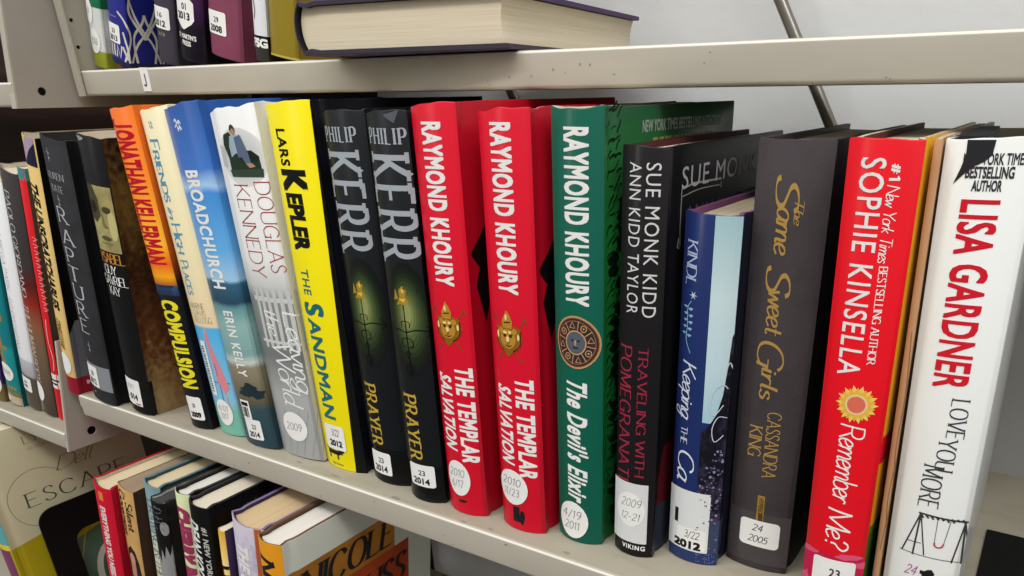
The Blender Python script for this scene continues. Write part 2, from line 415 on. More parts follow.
def book(name, label, X, Y, Z, W, H, D=155, b=5.0, lean=0, yaw=0, spine=None, right=None, left=None, inner=None,
         pages=None, hard=True, art=(), stickers=(), group=None, wob=0.35, rise=0.0, seed=0, edge=None, sub=3.0, extra=None, matrix=None):
    root = bpy.data.objects.new(name, None)
    root.empty_display_size = 0.02
    COL.objects.link(root)
    if matrix: root.matrix_world = matrix
    else: put(root, X, Y, Z, lean, yaw, W)
    tag(root, label, 'book', group)
    right = right or spine; left = left or right; inner = inner or mat('#d9d4c6', rough=0.7); pages = pages or page_mat()
    edge = edge or inner
    cs = Case(W, H, D, b, 1.2 if hard else 0.3)
    rnd = random.Random(seed + int(W * 97 + H))
    th_b, th_s = (2.6, 1.3) if hard else (0.5, 0.5)
    A = [-D, -D + 1, -D * .7, -D * .4, -25, -14, -10, -8, -6, -4, -2, -0.8] + [W * k / 22 for k in range(23)] + \
        [W + q for q in (0.8, 2, 4, 6, 8, 10, 14, 25, D * .4, D * .7, D - 1, D)]
    ph = [rnd.uniform(0, 6.28) for _ in range(4)]
    def wave(a): return wob * (math.sin(a * .17 + ph[0]) + 0.5 * math.sin(a * .42 + ph[1])) * (1 if -10 < a < W + 10 else .4)
    verts, faces, mi, uv = [], [], [], []
    n = len(A)
    rows = []
    def row(off_fn, zf):
        k = len(verts)
        for a in A:
            o_ = off_fn(a); z = zf(a)
            verts.append(cs.at(a, z, o_)); uv.append((a / W, z / H))
        rows.append(k)
        return k
    th = lambda a: th_s if 0 <= a <= W else th_b
    top = lambda a: H + wave(a) + rise * min(1.0, max(0.0, a / W))
    r0 = row(lambda a: -0.5, lambda a: 0.0)
    r1 = row(lambda a: 0.0, lambda a: 0.6)
    r2 = row(lambda a: 0.0, lambda a: top(a) - 0.6)
    r3 = row(lambda a: -0.45, lambda a: top(a))
    r4 = row(lambda a: -th(a), lambda a: top(a) - 0.1)
    r5 = row(lambda a: -th(a), lambda a: 0.0)
    seq = [r0, r1, r2, r3, r4, r5, r0]
    for j in range(6):
        for i in range(n - 1):
            p, q = seq[j], seq[j + 1]
            faces.append([p + i, p + i + 1, q + i + 1, q + i])
            am = (A[i] + A[i + 1]) / 2
            part = 1 if am > W else (2 if am < 0 else 0)
            mi.append(part if j < 3 else (3 if j == 4 else 4))
    for i in (0, n - 1):
        f = [r + i for r in (r0, r1, r2, r3, r4, r5)]
        faces.append(f if i else f[::-1]); mi.append(1 if i else 2)
    mats = [spine, right, left, inner, edge]
    for polys, m, layer in art:
        if m not in mats: mats.append(m)
        v0 = len(verts)
        c = cs.lay(polys, 0.06 + 0.07 * layer, verts, faces)
        mi += [mats.index(m)] * c
        # printed shapes keep the cover's own print coordinates
        for k in range(v0, len(verts)):
            x, y, z = verts[k]
            uv.append((x * 1000 / W, z * 1000 / H))
    link_mesh('cover', verts, faces, mats, mi, root, uv, 38)
    # page block
    th_ = th_b; sq = sub if hard else 0.4
    prof = []
    m_ = 14
    for k in range(m_ + 1):
        a = th_ + 0.4 + (W - 2 * th_ - 0.8) * k / m_
        prof.append((a, cs.base(a)[1] + th_s + 0.6 + (1.0 if hard else 0)))
    for k in range(m_ + 1):
        q = 1 - k / m_
        prof.append((th_ + 0.4 + (W - 2 * th_ - 0.8) * q, D - (3.5 if hard else 0.5) - (2.5 if hard else 0) * math.sin(math.pi * q)))
    N = len(prof)
    pv = [(x / 1000, y / 1000, z / 1000) for z in (sq, H - sq) for x, y in prof]
    pf = [list(range(N))[::-1], list(range(N, 2 * N))] + [[i, (i + 1) % N, N + (i + 1) % N, N + i] for i in range(N)]
    link_mesh('pages', pv, pf, [pages], None, root, None, 30)
    for st in stickers:
        nm = st.get('name', 'label')
        vv, ff, mm = [], [], []; ms = [st.get('mat', STICKER)]
        c = cs.lay(st['shape'], st.get('off', 0.42), vv, ff); mm += [0] * c
        lay = 1
        for polys, m in st.get('print', ()):
            if m not in ms: ms.append(m)
            c = cs.lay(polys, st.get('off', 0.42) + 0.07 * lay, vv, ff); mm += [ms.index(m)] * c
        o = link_mesh(nm, vv, ff, ms, mm, root)
        if st.get('label'): o['label'] = st['label']
    if extra: extra(root, cs)
    return root

INK = ink('#1a1a1c'); PENCIL = ink('#6b6b70')
def tape(cs_w, v1, a0=-6, a1=None):
    return None
def date_label(a0, v0, a1, v1, top, year, r=1.6, cover=None, ft='sans'):
    """white spine sticker with a small number above a bold year"""
    h = v1 - v0; w = a1 - a0
    pr = []
    if ft == 'sans':
        pr.append((sacross(top, a0 + w * .42, a0 + w * (.42 + .13 * len(top)), v0 + h * .52, v0 + h * .74, 0.01), INK))
        pr.append((sacross(year, a0 + w * .16, a0 + w * .82, v0 + h * .12, v0 + h * .38, 0.028), INK))
    return dict(shape=rrect(a0, v0, a1, v1, r), print=pr)
def round_label(ca, cv, ra, rv, lines):
    pr = []
    lines = [s for s in lines if s.strip()]
    n = len(lines)
    for i, s in enumerate(lines):
        hh = rv * (.42 if n > 1 else .5)
        v = cv + (rv * .12 if i == 0 and n > 1 else (-rv * .5 if n > 1 else -hh / 2))
        wd = ra * (1.25 if i == 0 else 1.0) * min(1, len(s) / 4)
        pr.append((across(pen(s, .07, slant=.15, space=.2), ca - wd / 2 - ra * .08, ca + wd / 2 - ra * .02, v, v + hh), PENCIL))
    return dict(shape=oval(ca, cv, ra, rv), print=pr)

# ------------------------------------------------------------------ the setting
def quad_wall(name, verts, m):
    return tag(link_mesh(name, verts, [[0, 1, 2, 3]], [m]), kind='structure')
def box_mesh(name, lo, hi, m, parent=None, bev=0.0006):
    bm = bmesh.new()
    bmesh.ops.create_cube(bm, size=1)
    for v in bm.verts:
        v.co = Vector([(l + h) / 2 + c * (h - l) for c, l, h in zip(v.co, lo, hi)])
    if bev: bmesh.ops.bevel(bm, geom=list(bm.edges), offset=bev, segments=2, affect='EDGES')
    me = bpy.data.meshes.new(name); bm.to_mesh(me); bm.free()
    me.materials.append(m)
    o = bpy.data.objects.new(name, me); COL.objects.link(o)
    if parent: o.parent = parent
    return o

M_WALL = mat('#d8dadb', rough=0.75, bump=0.5, bscale=70)
M_STEEL = mat('#b2ac9f', rough=0.4, noise=(7, '#bab4a7', (1, 4, 4)), bump=0.03, bscale=150)
M_EDGE_GLINT = mat('#e6e2d8', rough=0.35)  # pale front bead: light reflected along the shelf edge, painted in
M_STEEL_TOP = mat('#a6a08f', rough=0.5, noise=(14, '#928a79', (1, 3, 3), (0.5, 0.85)))
M_BRACKET = mat('#a39c92', rough=0.45, noise=(6, '#aca59a'))
M_DARK = mat('#221612', rough=0.7, spec=0.15, noise=(5, '#38251d', (0.6, 1, 14)))
M_BLACK = mat('#0c0c0d', rough=0.45)
M_ROD = mat('#8b8780', rough=0.3, metal=0.9)
M_SCUFF = mat('#8f887b', rough=0.7)

box_mesh('wall_back', (-0.3655, 0.290, -0.62), (1.6, 0.36, 1.7), M_WALL, bev=0)['kind'] = 'structure'
box_mesh('wall_left', (-2.6, 0.2705, -0.62), (-0.366, 0.36, 1.7), M_DARK, bev=0)['kind'] = 'structure'
fl = box_mesh('floor', (-2.6, -2.2, -0.66), (1.6, 0.36, -0.62), mat('#8a857c', rough=0.6, noise=(30, '#7c776f')), bev=0)
fl['kind'] = 'structure'

def shelf_panel(parent, x0, x1, yf, yb, zt, lip, m=M_STEEL, scuffs=()):
    """folded sheet-steel shelf: deck with a rounded front lip that turns back under"""
    P = []
    r = 0.0022
    for k in range(6):
        t = math.pi / 2 * k / 5
        P.append((yf + r - r * math.sin(t), zt - r + r * math.cos(t)))
    for k in range(6):
        t = math.pi / 2 * k / 5
        P.append((yf + r - r * math.cos(t), zt - lip + r - r * math.sin(t)))
    P += [(yf + 0.016, zt - lip), (yf + 0.016, zt - lip + 0.0012), (yf + 0.0030, zt - lip + 0.0012), (yf + 0.0016, zt - 0.003), (yf + 0.004, zt - 0.0016),
          (yb - 0.0016, zt - 0.0016), (yb - 0.0016, zt - lip), (yb, zt - lip), (yb, zt)]
    n = len(P)
    v = [(x, y, z) for x in (x0, x1) for y, z in P]
    f = [[(i + 1) % n, i, n + i, n + (i + 1) % n] for i in range(n)]
    from mathutils.geometry import tessellate_polygon
    tri = tessellate_polygon([[Vector((0, y, z)) for y, z in P]])
    f += [list(t) for t in tri] + [[n + i for i in t][::-1] for t in tri]
    mats = [m, M_STEEL_TOP, M_SCUFF, M_EDGE_GLINT]
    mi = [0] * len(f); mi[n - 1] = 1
    for k in (2, 3): mi[k] = 3  # painted glint on the front bevel
    r_ = random.Random(int(x0 * 1000) + int(zt * 7777))
    for (sx, sz, w, h, face) in scuffs:
        k = len(v); N = 9
        for i in range(N):
            q = r_.uniform(.6, 1.2); t = i * math.tau / N
            if face == 'lip': v.append((sx + w * q * math.cos(t), yf - 0.0001, zt + sz + h * q * math.sin(t)))
            else: v.append((sx + w * q * math.cos(t), yf + sz + h * q * math.sin(t), zt + 0.0001))
        f.append(list(range(k, k + N))); mi.append(2)
    return link_mesh('shelf_panel', v, f, mats, mi, parent, None, 35)

def bracket(parent, x, P, m=M_BRACKET, holes=(), th=0.0016, flange=0.009):
    """sheet-steel shelf end bracket: an upright plate (outline P in y, z) with a folded front edge and a punched hole"""
    from mathutils.geometry import tessellate_polygon
    loops = [[Vector((y, z, 0)) for y, z in P]]
    for (hy, hz, hr) in holes:
        loops.append([Vector((hy + hr * math.cos(-k * math.tau / 16), hz + hr * math.sin(-k * math.tau / 16), 0)) for k in range(16)])
    flat = [p for l in loops for p in l]
    tri = tessellate_polygon(loops)
    n = len(flat)
    v = [(x, p.x, p.y) for p in flat] + [(x - th, p.x, p.y) for p in flat]
    f = [list(t) for t in tri] + [[n + i for i in t][::-1] for t in tri]
    s = 0
    for l in loops:
        k = len(l)
        f += [[s + i, s + (i + 1) % k, n + s + (i + 1) % k, n + s + i] for i in range(k)]
        s += k
    o = link_mesh('end_bracket', v, f, [m], None, parent)
    # folded front edge: first two outline points, bottom to top
    (y0, z0), (y1, z1) = P[0], P[1]
    d = flange
    xs = (x - d, x) if d > 0 else (x, x - d)
    v = []
    for (y, z) in ((y0, z0), (y1, z1)):
        v += [(xs[0], y - 0.0017, z), (xs[1] + 0.0002, y - 0.0017, z), (xs[1] + 0.0002, y - 0.0001, z), (xs[0], y - 0.0001, z)]
    f = [[0, 1, 5, 4], [1, 2, 6, 5], [2, 3, 7, 6], [3, 0, 4, 7], [3, 2, 1, 0], [4, 5, 6, 7]]
    e = link_mesh('folded_edge', v, f, [M_STEEL], None, o)
    for (hy, hz, hr) in holes:
        # black plug added behind the punched hole to make it look dark
        N = 14
        vb = [(x - th - 0.0004, hy + (hr + 0.001) * math.cos(i * math.tau / N), hz + (hr + 0.001) * math.sin(i * math.tau / N)) for i in range(N)] + [(x - th - 0.003, hy + hr * math.cos(i * math.tau / N), hz + hr * math.sin(i * math.tau / N)) for i in range(N)]
        link_mesh('hole_shade_plug', vb, [list(range(N)), list(range(N, 2 * N))[::-1]] + [[i, N + i, N + (i + 1) % N, (i + 1) % N] for i in range(N)], [M_BLACK], None, o)
    return o

def thing(name, label, cat, loc=(0, 0, 0), group=None):
    o = bpy.data.objects.new(name, None); o.empty_display_size = 0.02
    COL.objects.link(o); o.location = loc
    tag(o, label, cat, group)
    return o

# the shelf the main row stands on
sh = thing('steel_shelf', 'beige steel shelf carrying the main upright row of novels', 'shelf')
scf = [(random.uniform(-0.35, 0.2), random.uniform(-0.019, -0.003), random.uniform(.0006, .002), random.uniform(.0004, .001), 'lip') for _ in range(9)]
scf += [(-0.10, 0.004, .004, .0015, 'deck'), (-0.16, 0.006, .006, .0012, 'deck'), (-0.04, 0.003, .003, .001, 'deck'), (0.035, 0.006, .0025, .0012, 'deck'), (-0.2, 0.008, .004, .001, 'deck'), (-0.02, 0.005, .002, .0012, 'deck')]
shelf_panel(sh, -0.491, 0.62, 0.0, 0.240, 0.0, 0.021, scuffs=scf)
# rounded tab that hooks the shelf to its post
box_mesh('hook_tab', (-0.5005, 0.002, -0.0165), (-0.4915, 0.016, 0.0), M_STEEL, sh, 0.003)

up = thing('steel_shelf', 'beige steel shelf above the main row, carrying the flat-lying thick book', 'shelf')
scf = [(random.gauss(-0.01, 0.03), random.uniform(-0.017, -0.004), random.uniform(.0004, .0010), random.uniform(.0003, .0009), 'lip') for _ in range(7)]
scf += [(random.uniform(-0.1, 0.3), random.uniform(-0.018, -0.002), random.uniform(.0003, .0007), random.uniform(.0003, .0005), 'lip') for _ in range(9)]
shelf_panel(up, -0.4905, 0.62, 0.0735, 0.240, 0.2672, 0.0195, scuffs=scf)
bracket(up, -0.492, [(0.0725, 0.2475), (0.0725, 0.42), (0.24, 0.42), (0.24, 0.2475)], holes=[(0.081, 0.285, .0016), (0.081, 0.305, .0016)], flange=-0.009, m=M_STEEL)

lw = thing('steel_shelf', 'beige steel shelf of the left bay under the leaning white, brown and red books', 'shelf')
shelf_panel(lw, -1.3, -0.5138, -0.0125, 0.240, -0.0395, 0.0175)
bracket(lw, -0.512, [(-0.0125, -0.0575), (0.006, 0.046), (0.03, 0.052), (0.24, 0.052), (0.24, -0.0575)], holes=[(0.0105, -0.0445, 0.0042)], flange=0.0025)

lu = thing('steel_shelf', 'beige steel shelf of the left bay at the top with a holed end bracket', 'shelf')
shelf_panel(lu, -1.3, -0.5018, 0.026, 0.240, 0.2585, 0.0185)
bracket(lu, -0.500, [(0.026, 0.239), (0.040, 0.335), (0.05, 0.42), (0.24, 0.42), (0.24, 0.239)], holes=[(0.047, 0.2515, 0.0033)], flange=0.0075)

bs = thing('steel_shelf', 'beige steel bottom shelf under the leaning books and bookend', 'shelf')
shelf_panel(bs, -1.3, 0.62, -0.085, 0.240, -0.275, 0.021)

def post(x):  # upright steel post carrying the shelves, out of view
    o = box_mesh('unseen_shelf_post_1' if x > 0 else 'unseen_shelf_post_2', (x - 0.015, 0.2405, -0.62), (x + 0.015, 0.267, 1.2), M_BRACKET)
    return o
tag(post(0.60), kind='structure'); tag(post(-0.545), kind='structure')

def rod(x, z0, z1, label):
    # sway brace: a thin round bar slanting down to the right behind the shelves
    y = 0.265; k = -0.55; N = 14; r = 0.0042
    a = Vector((x + k * (z1 - 0.25), y, z1)); b_ = Vector((x + k * (z0 - 0.25), y, z0))
    d = (b_ - a).normalized(); u = d.orthogonal().normalized(); w = d.cross(u)
    v = [tuple(p + r * (math.cos(t) * u + math.sin(t) * w)) for p in (a, b_) for t in (i * math.tau / N for i in range(N))]
    f = [[i, (i + 1) % N, N + (i + 1) % N, N + i] for i in range(N)] + [list(range(N))[::-1], list(range(N, 2 * N))]
    return tag(link_mesh('brace_rod', v, f, [M_ROD], None, None, None, 40), label, 'rod', 'brace rods behind the shelves')
rod(0.0785, -0.25, 0.60, 'round metal brace rod crossing the grey wall above the charcoal book')
rod(-0.183, -0.25, 0.60, 'round metal brace rod, mostly hidden, its tip above the red books')

# little paper tag on the upper lip
sg = link_mesh('shelf_tag', [(x, 0.0728, z) for x, z in ((-0.3975, 0.2505), (-0.387, 0.2503), (-0.3868, 0.2672), (-0.3973, 0.2674))] + [(x, 0.0734, z) for x, z in ((-0.3975, 0.2505), (-0.387, 0.2503), (-0.3868, 0.2672), (-0.3973, 0.2674))],
    [[0, 1, 2, 3], [7, 6, 5, 4], [0, 4, 5, 1], [1, 5, 6, 2], [2, 6, 7, 3], [3, 7, 4, 0]], [mat('#f0efec', rough=0.5)])
tag(sg, 'small white tag with the letter J on the upper shelf lip', 'tag')
jp = [[(-0.3945 + x * 0.008, 0.0726, 0.2545 + y * 0.008) for x, y in p] for p in pen('J', .14)]
vv = [q for p in jp for q in p]; ff = []; k = 0
for p in jp: ff.append(list(range(k, k + len(p)))); k += len(p)
link_mesh('letter', vv, ff, [INK], None, sg)

# black steel bookend between the cream display book and the leaning books
def bookend_plate(name, x, y0, y1, z0, z1, r, hole, label, base):
    from mathutils.geometry import tessellate_polygon
    root = thing(name, label, 'bookend', (x, y0, z0))
    def rr(y0, z0, y1, z1, r, n=8, floor=True):
        P = [(y0, z0)] if floor else []
        P += [(y0 + r - r * math.cos(math.pi / 2 * k / n), z1 - r + r * math.sin(math.pi / 2 * k / n)) for k in range(n + 1)]
        P += [(y1 - r + r * math.sin(math.pi / 2 * k / n), z1 - r + r * math.cos(math.pi / 2 * k / n)) for k in range(n + 1)]
        P += [(y1, z0)]
        return P
    out = rr(y0, z0, y1, z1, r); inn = rr(*hole)
    lo = [[Vector((a, b, 0)) for a, b in out], [Vector((a, b, 0)) for a, b in inn][::-1]]
    tri = tessellate_polygon(lo); flat = lo[0] + lo[1]; n = len(flat)
    th = 0.0018
    v = [(0, p.x - y0, p.y - z0) for p in flat] + [(th, p.x - y0, p.y - z0) for p in flat]
    f = [list(t) for t in tri] + [[n + i for i in t][::-1] for t in tri]
    s = 0
    for l in lo:
        k = len(l); f += [[s + i, s + (i + 1) % k, n + s + (i + 1) % k, n + s + i] for i in range(k)]; s += k
    link_mesh('upright_plate', v, f, [M_BLACK], None, root)
    bx = box_mesh('base_plate', (base[0] - x, 0, 0), (base[1] - x, base[2] - y0, 0.0012), M_BLACK, root, 0.0004)
    return root
bookend_plate('bookend', -0.613, -0.024, 0.118, -0.2748, -0.149, 0.016, (0.004, -0.262, 0.100, -0.186, 0.013), 'black steel bookend with a large cutout against the cream cover', (-0.613, -0.56, 0.118))
bookend_plate('bookend', 0.345, 0.045, 0.154, 0.0002, 0.15, 0.014, (0.065, 0.012, 0.135, 0.13, 0.011), 'black steel bookend plate lying flat on the shelf right of the white book', (0.2435, 0.345, 0.154))

# ------------------------------------------------------------------ the main row, right to left
RED = gloss('#d3122c'); RED_D = gloss('#a30d22', rough=.35)
GOLD = mat('#c08a2c', rough=.3, spec=.5); GOLD_D = ink('#7a4f18'); GOLD_L = ink('#f5dc92')
W_ = ink(WHITE)
BLK = gloss('#151517'); BLK2 = ink('#101012')
ROW = 'novels standing on the main shelf'

# white novel with the swing drawing
def swing():
    d = ink('#3c3c40'); out = []
    P = []
    P += line([(12, 60), (6, 38)], .7) + line([(12, 60), (11, 37)], .8) + line([(12, 60), (16, 38)], .6) + line([(31, 58), (28, 36)], .7) + line([(31, 58), (32, 36)], .8) + line([(31, 58), (35, 37)], .6)
    P += line([(11, 60), (32, 58.5)], .9) + line([(8, 44), (14, 44)], .4) + line([(5, 38), (36, 36.5)], .35)
    r = random.Random(3)
    for k in range(9):
        a = 12 + k * 2.2
        P += line([(a, 59.6), (a + 1.3, 58.2 + r.uniform(-.6, .3))], .9)
    out.append((P, d, 1))
    out.append((line([(19.5, 59), (19.6, 46)], .28, False) + line([(25, 58.5), (23.6, 46)], .28, False), ink('#55555a'), 1))
    out.append((line([(19.6, 46), (20, 44.2), (21.5, 43.6), (23, 44.2), (23.6, 46)], .7), ink('#c0283a'), 2))
    return [([[(a + 1, v + 4.5) for a, v in p] for p in ps], m, l) for ps, m, l in out]
SER = dict(w=.13, thin=.05, serif=.07, space=.17)
white_art = [
    (sacross('NEW YORK TIMES', 7.5, 29.5, 218.5, 222.5, .02), ink('#3a3d42'), 1), (sacross('BESTSELLING', 9, 26, 213.6, 217.6, .03), ink('#3a3d42'), 1), (sacross('AUTHOR', 12, 22.5, 208.8, 212.6, .03), ink('#3a3d42'), 1),
    (sdown('LISA GARDNER', 9.5, 22.5, 205.5, 127, .024, 1.06), ink('#d81f30'), 1),
    (down(pen('LOVE', **SER), 18, 25, 123, 104), ink('#3b3d44'), 1), (down(pen('YOU', **SER), 15.5, 23, 104, 87), ink('#3b3d44'), 1), (down(pen('MORE', **SER), 11, 19.5, 90, 68), ink('#3b3d44'), 1),
    (poly([(8, 227.4), (18, 227.4), (17.5, 222), (15, 219.5), (12, 218), (9, 215.5), (5, 211), (7, 217), (8.2, 222)]), ink('#2b2b2f'), 2),
    (across(pen('24', .1, slant=.3), 9.5, 15.5, 30.5, 35.5), ink('#b05aa0'), 1), (blob(20.5, 33, 3, 2.6, 10, .3, 4) + rect(16.5, 32, 19, 34), INK, 1),
] + swing()
def black_flap(root, cs):
    # torn black strip of cloth sticking up behind the white jacket
    v = [(3, 12, 222), (12, 14, 222), (13, 40, 231), (14, 80, 231), (4, 80, 230.5), (3, 40, 230), (3, 12, 227), (12, 14, 228.4)]
    t = 1.0
    P = [(1.5, 6), (14, 8), (13, 16), (14.5, 30), (13.5, 60), (12, 78), (4, 76), (3, 50), (1.8, 28), (2.5, 16)]
    vv = [(x / 1000, y / 1000, (H_ + (y * .012)) / 1000) for H_ in (226.6, 228.2) for x, y in P]
    n = len(P)
    link_mesh('torn_lining', vv, [list(range(n))[::-1], list(range(n, 2 * n))] + [[i, (i + 1) % n, n + (i + 1) % n, n + i] for i in range(n)], [ink('#26262a')], None, root)
book('novel', 'white novel with red author lettering, a swing drawing and a torn black top corner', .2040, .0400, 0, 33.3, 228, 160, 4, -1.35,
     spine=gloss('#e9ebe9', rough=.28), right=gloss('#c9cbcb', rough=.2), left=mat('#2a2a2e'), inner=mat('#2a2a2e'), art=white_art, group=ROW, extra=black_flap, edge=mat('#b9b6b0'))
book('paperback', 'thin tan paperback squeezed between the red sunflower novel and the white novel', .1992, .0365, 0, 3.1, 228, 150, .6, -1.1,
     spine=mat('#c99f79', rough=.5, noise=(14, '#b07d58', (1, 1, .35))), hard=False, group=ROW, art=[(line([(2, 150), (3, 120), (2.4, 96), (3.4, 70), (2, 40)], .25) + line([(3.4, 90), (2.2, 70), (3, 52)], .25), ink('#8b5d3f'), 1)], wob=.2)

# red sunflower novel
SCR = dict(w=.10, thin=.055, slant=.22, space=.02)
sun_c = (16.5, 117)
red2 = gloss('#e11322', rough=.3)
book('novel', 'bright red novel with a yellow sunflower and white script title', .1668, .0280, 0, 29, 228, 160, 4.5, -.66,
     spine=red2, right=gloss('#d8a21c', rough=.35, ramp=[(0, '#3d6a1e'), (.2, '#57761f'), (.22, '#d8a21c'), (.36, '#e0a81e'), (.37, '#d4162a'), (.42, '#d4162a'), (.43, '#e3ad24'), (1, '#d99c1b')], stops='CONSTANT'),
     left=mat('#5a2226'), inner=mat('#5a2226', rough=.6), group=ROW, edge=mat('#c9b8a4'),
     art=[(sdown('SOPHIE KINSELLA', 6.5, 16, 221, 130, .008, 1.12), W_, 1),
          (down(pen('#1', .14, .08), 18, 21.8, 219, 212.5), W_, 1), (down(pen('New York Times', **SCR), 17.6, 22.2, 211, 180), W_, 1), (down(pen('BESTSELLING AUTHOR', w=.16, thin=.07, serif=.06, space=.16), 18.6, 21.8, 179, 136), W_, 1),
          (star(*sun_c, 9.2, 6.4, 14), ink('#f6d268'), 1), (star(*sun_c, 8.2, 5.6, 14, 1, .22), ink('#eebc45'), 2), (oval(*sun_c, 4.9, 4.9), ink('#f3cf9c'), 3), (oval(*sun_c, 3.9, 3.9), ink('#e4715a'), 4),
          (down(pen('Remember', w=.085, thin=.06, slant=.12, space=.02), 11, 21.5, 107, 66), W_, 1), (down(pen('Me?', w=.085, thin=.06, slant=.12, space=.02), 10, 21, 63, 40), W_, 1),
          (rect(-5, 6, 29, 37), ink('#c81a4c'), 1), (blob(3, 36, 4, 1.6, seed=2) + blob(22, 37, 6, 1.5, seed=5) + blob(28, 33, 3, 2, seed=8) + blob(2, 18, 2, 5, seed=9), ink('#e0587c'), 2),
          (rect(30.5, 6, 60, 12), ink('#3d6a1e'), 1)],
     stickers=[date_label(5.5, 14, 25.5, 34.5, '23', '2008')])

# charcoal cloth novel with gilt script
gilt = ink('#b8924e')
charc = mat('#3b3538', rough=.75, noise=(40, '#443d40'), bump=.25, bscale=900, spec=.25)
book('novel', 'thick charcoal cloth novel with gold script title', .1172, .0490, 0, 35.2, 226, 155, 3.5, .47,
     spine=charc, right=gloss('#1b181b', rough=.5), left=charc, inner=mat('#1a1819'), group=ROW, edge=charc,
     art=[(down(pen('The', **SCR), 20.5, 24.5, 200, 189), gilt, 1), (down(pen('S', w=.11, thin=.045, slant=.2), 11, 22, 211, 194), gilt, 1), (down(pen('ame', w=.12, thin=.05, slant=.1, space=.05), 12.5, 21.5, 197, 175), gilt, 1),
          (down(pen('S', w=.11, thin=.045, slant=.2), 10, 22, 170, 155), gilt, 1), (down(pen('weet', w=.12, thin=.05, slant=.1, space=.05), 12, 21.5, 158.5, 136), gilt, 1),
          (down(pen('G', w=.10, thin=.045, slant=.2), 9, 22.5, 133, 118), gilt, 1), (down(pen('irls', w=.12, thin=.05, slant=.1, space=.06), 12, 21, 119, 102), gilt, 1),
          (down(pen('CASSANDRA', w=.13, thin=.06, serif=.05), 17.5, 24.5, 96, 58), gilt, 1), (down(pen('KING', w=.13, thin=.06, serif=.05), 8.5, 15.5, 87, 69), gilt, 1),
          (rect(16.5, 30, 20.5, 47), ink('#a98338'), 1), (sdown('HYPERION', 17.3, 19.8, 45.5, 34, .03), ink('#5d4720'), 2),
          (rect(1, 4, 35, 36), mat('#4a4446', rough=.22, noise=(40, '#524c4e')), 1)],
     stickers=[dict(shape=rrect(8, 15, 30, 31.5, 2.5), print=[(across(pen('24', .09, slant=.2), 15, 21, 25, 29), INK, ), (across(pen('2005', .09, slant=.2, space=.12), 13, 24.5, 18, 22), INK)])])

# blue novel
navy = gloss('#1f2f63', rough=.22)
def leaf(a, v, s, f): return poly([(a, v), (a + f * 1.4 * s, v + .6 * s), (a + f * 2.8 * s, v + .2 * s), (a + f * 1.6 * s, v - .9 * s)])
lf = []
for k in range(5):
    lf += leaf(5.2 + .3 * math.sin(k), 147 - 3.4 * k, 1.15, 1) + leaf(5.2 + .3 * math.sin(k), 148 - 3.4 * k, 1.0, -1)
lf += line([(7, 151), (5, 147), (5.4, 138), (5, 131), (8, 124)], .4)
tree_r = random.Random(12)
trees = []
for k in range(260):
    a, v = tree_r.uniform(17, 29), tree_r.uniform(9, 86)
    if v > 50 + (a - 17) * 2.8: continue
    trees.append((a, v, tree_r.uniform(.3, .9)))
book('novel', 'short blue novel with pale sky art and white script, ends lower than its neighbours', .0863, .0375, 0, 29.4, 193.5, 140, 4.5, .85,
     spine=navy, right=gloss('#1c1c28', rough=.3), left=navy, inner=mat('#7e4a72', rough=.6), group=ROW, edge=mat('#7e4a72'), pages=page_mat('#cfc2a8', '#a99a7e'),
     art=[(rect(17.2, 88, 29.2, 193), gloss('#bcd9e2', rough=.2, ramp=[(.45, '#a9cfdf'), (.62, '#c6e0e8'), (.8, '#cfe5ea'), (1, '#a8cbd2')]), 1),
          (poly([(17, 10), (29.4, 10), (29.4, 138), (28.6, 135), (27.8, 120), (26.4, 104), (24, 93), (20.5, 86), (17, 82)]), mat('#14131f', rough=.4, noise=(190, '#4a4460', (1, 1, .6), (.5, .8))), 2),
          ([q for a, v, s in trees[::2] for q in oval(a, v, s, s * .8, 6)], ink('#57507a'), 3), ([q for a, v, s in trees[1::3] for q in oval(a, v, s * .8, s, 6)], ink('#8f93ad'), 4), ([q for a, v, s in trees[3::7] for q in oval(a, v, s, s, 6)], ink('#5c3557'), 5),
          (line([(28.5, 108), (26, 110), (22, 106), (20.5, 97), (23, 93), (27, 99)], .45) + line([(29, 92), (25, 92), (22.5, 85), (24, 78), (28, 82)], .45) + line([(27, 118), (28.5, 122), (29.5, 119)], .4), ink('#d4dae6'), 5),
          (down(pen('KINDL', w=.14, thin=.06, serif=.06, slant=.1), 3, 9, 181, 159), ink('#b9c6e6'), 1), (star(8, 154, 2.4, .7, 6), ink('#cdd8ee'), 1), (lf, ink('#8fc0dc'), 1),
          (down(pen('Keeping', w=.1, thin=.05, slant=.25, space=.02), 4, 12, 120, 87), ink('#dfe4f2'), 1), (down(pen('THE', w=.12, thin=.06, serif=.05), 5, 9, 83, 73), ink('#dfe4f2'), 1), (down(pen('Ca', w=.1, thin=.05, slant=.2, space=.02), 4, 14, 69, 50), ink('#dfe4f2'), 1),
          (rect(0, 1, 29.5, 8.5), ink('#2d3a6b'), 1), ([q for k in range(40) for q in oval(tree_r.uniform(18, 31), tree_r.uniform(1, 8), .4, .35, 5)], ink('#6f7ba8'), 2)],
     stickers=[dict(shape=rrect(-1.5, 8, 24.5, 46, .6), mat=mat('#e3e6e8', rough=.35), print=[(rect(4, 24, 6.4, 33), INK), (rrect(6, 9, 23.6, 22.5, 2), STICKER), (across(pen('3/22', .09, slant=.15), 11, 20, 16.5, 21), INK), (sacross('2012', 4.5, 21, 9.5, 14, .05), INK)]),
               dict(name='clear_tape', shape=rect(24.5, 8, 36, 30), mat=mat('#3d4766', rough=.15), off=.3)])

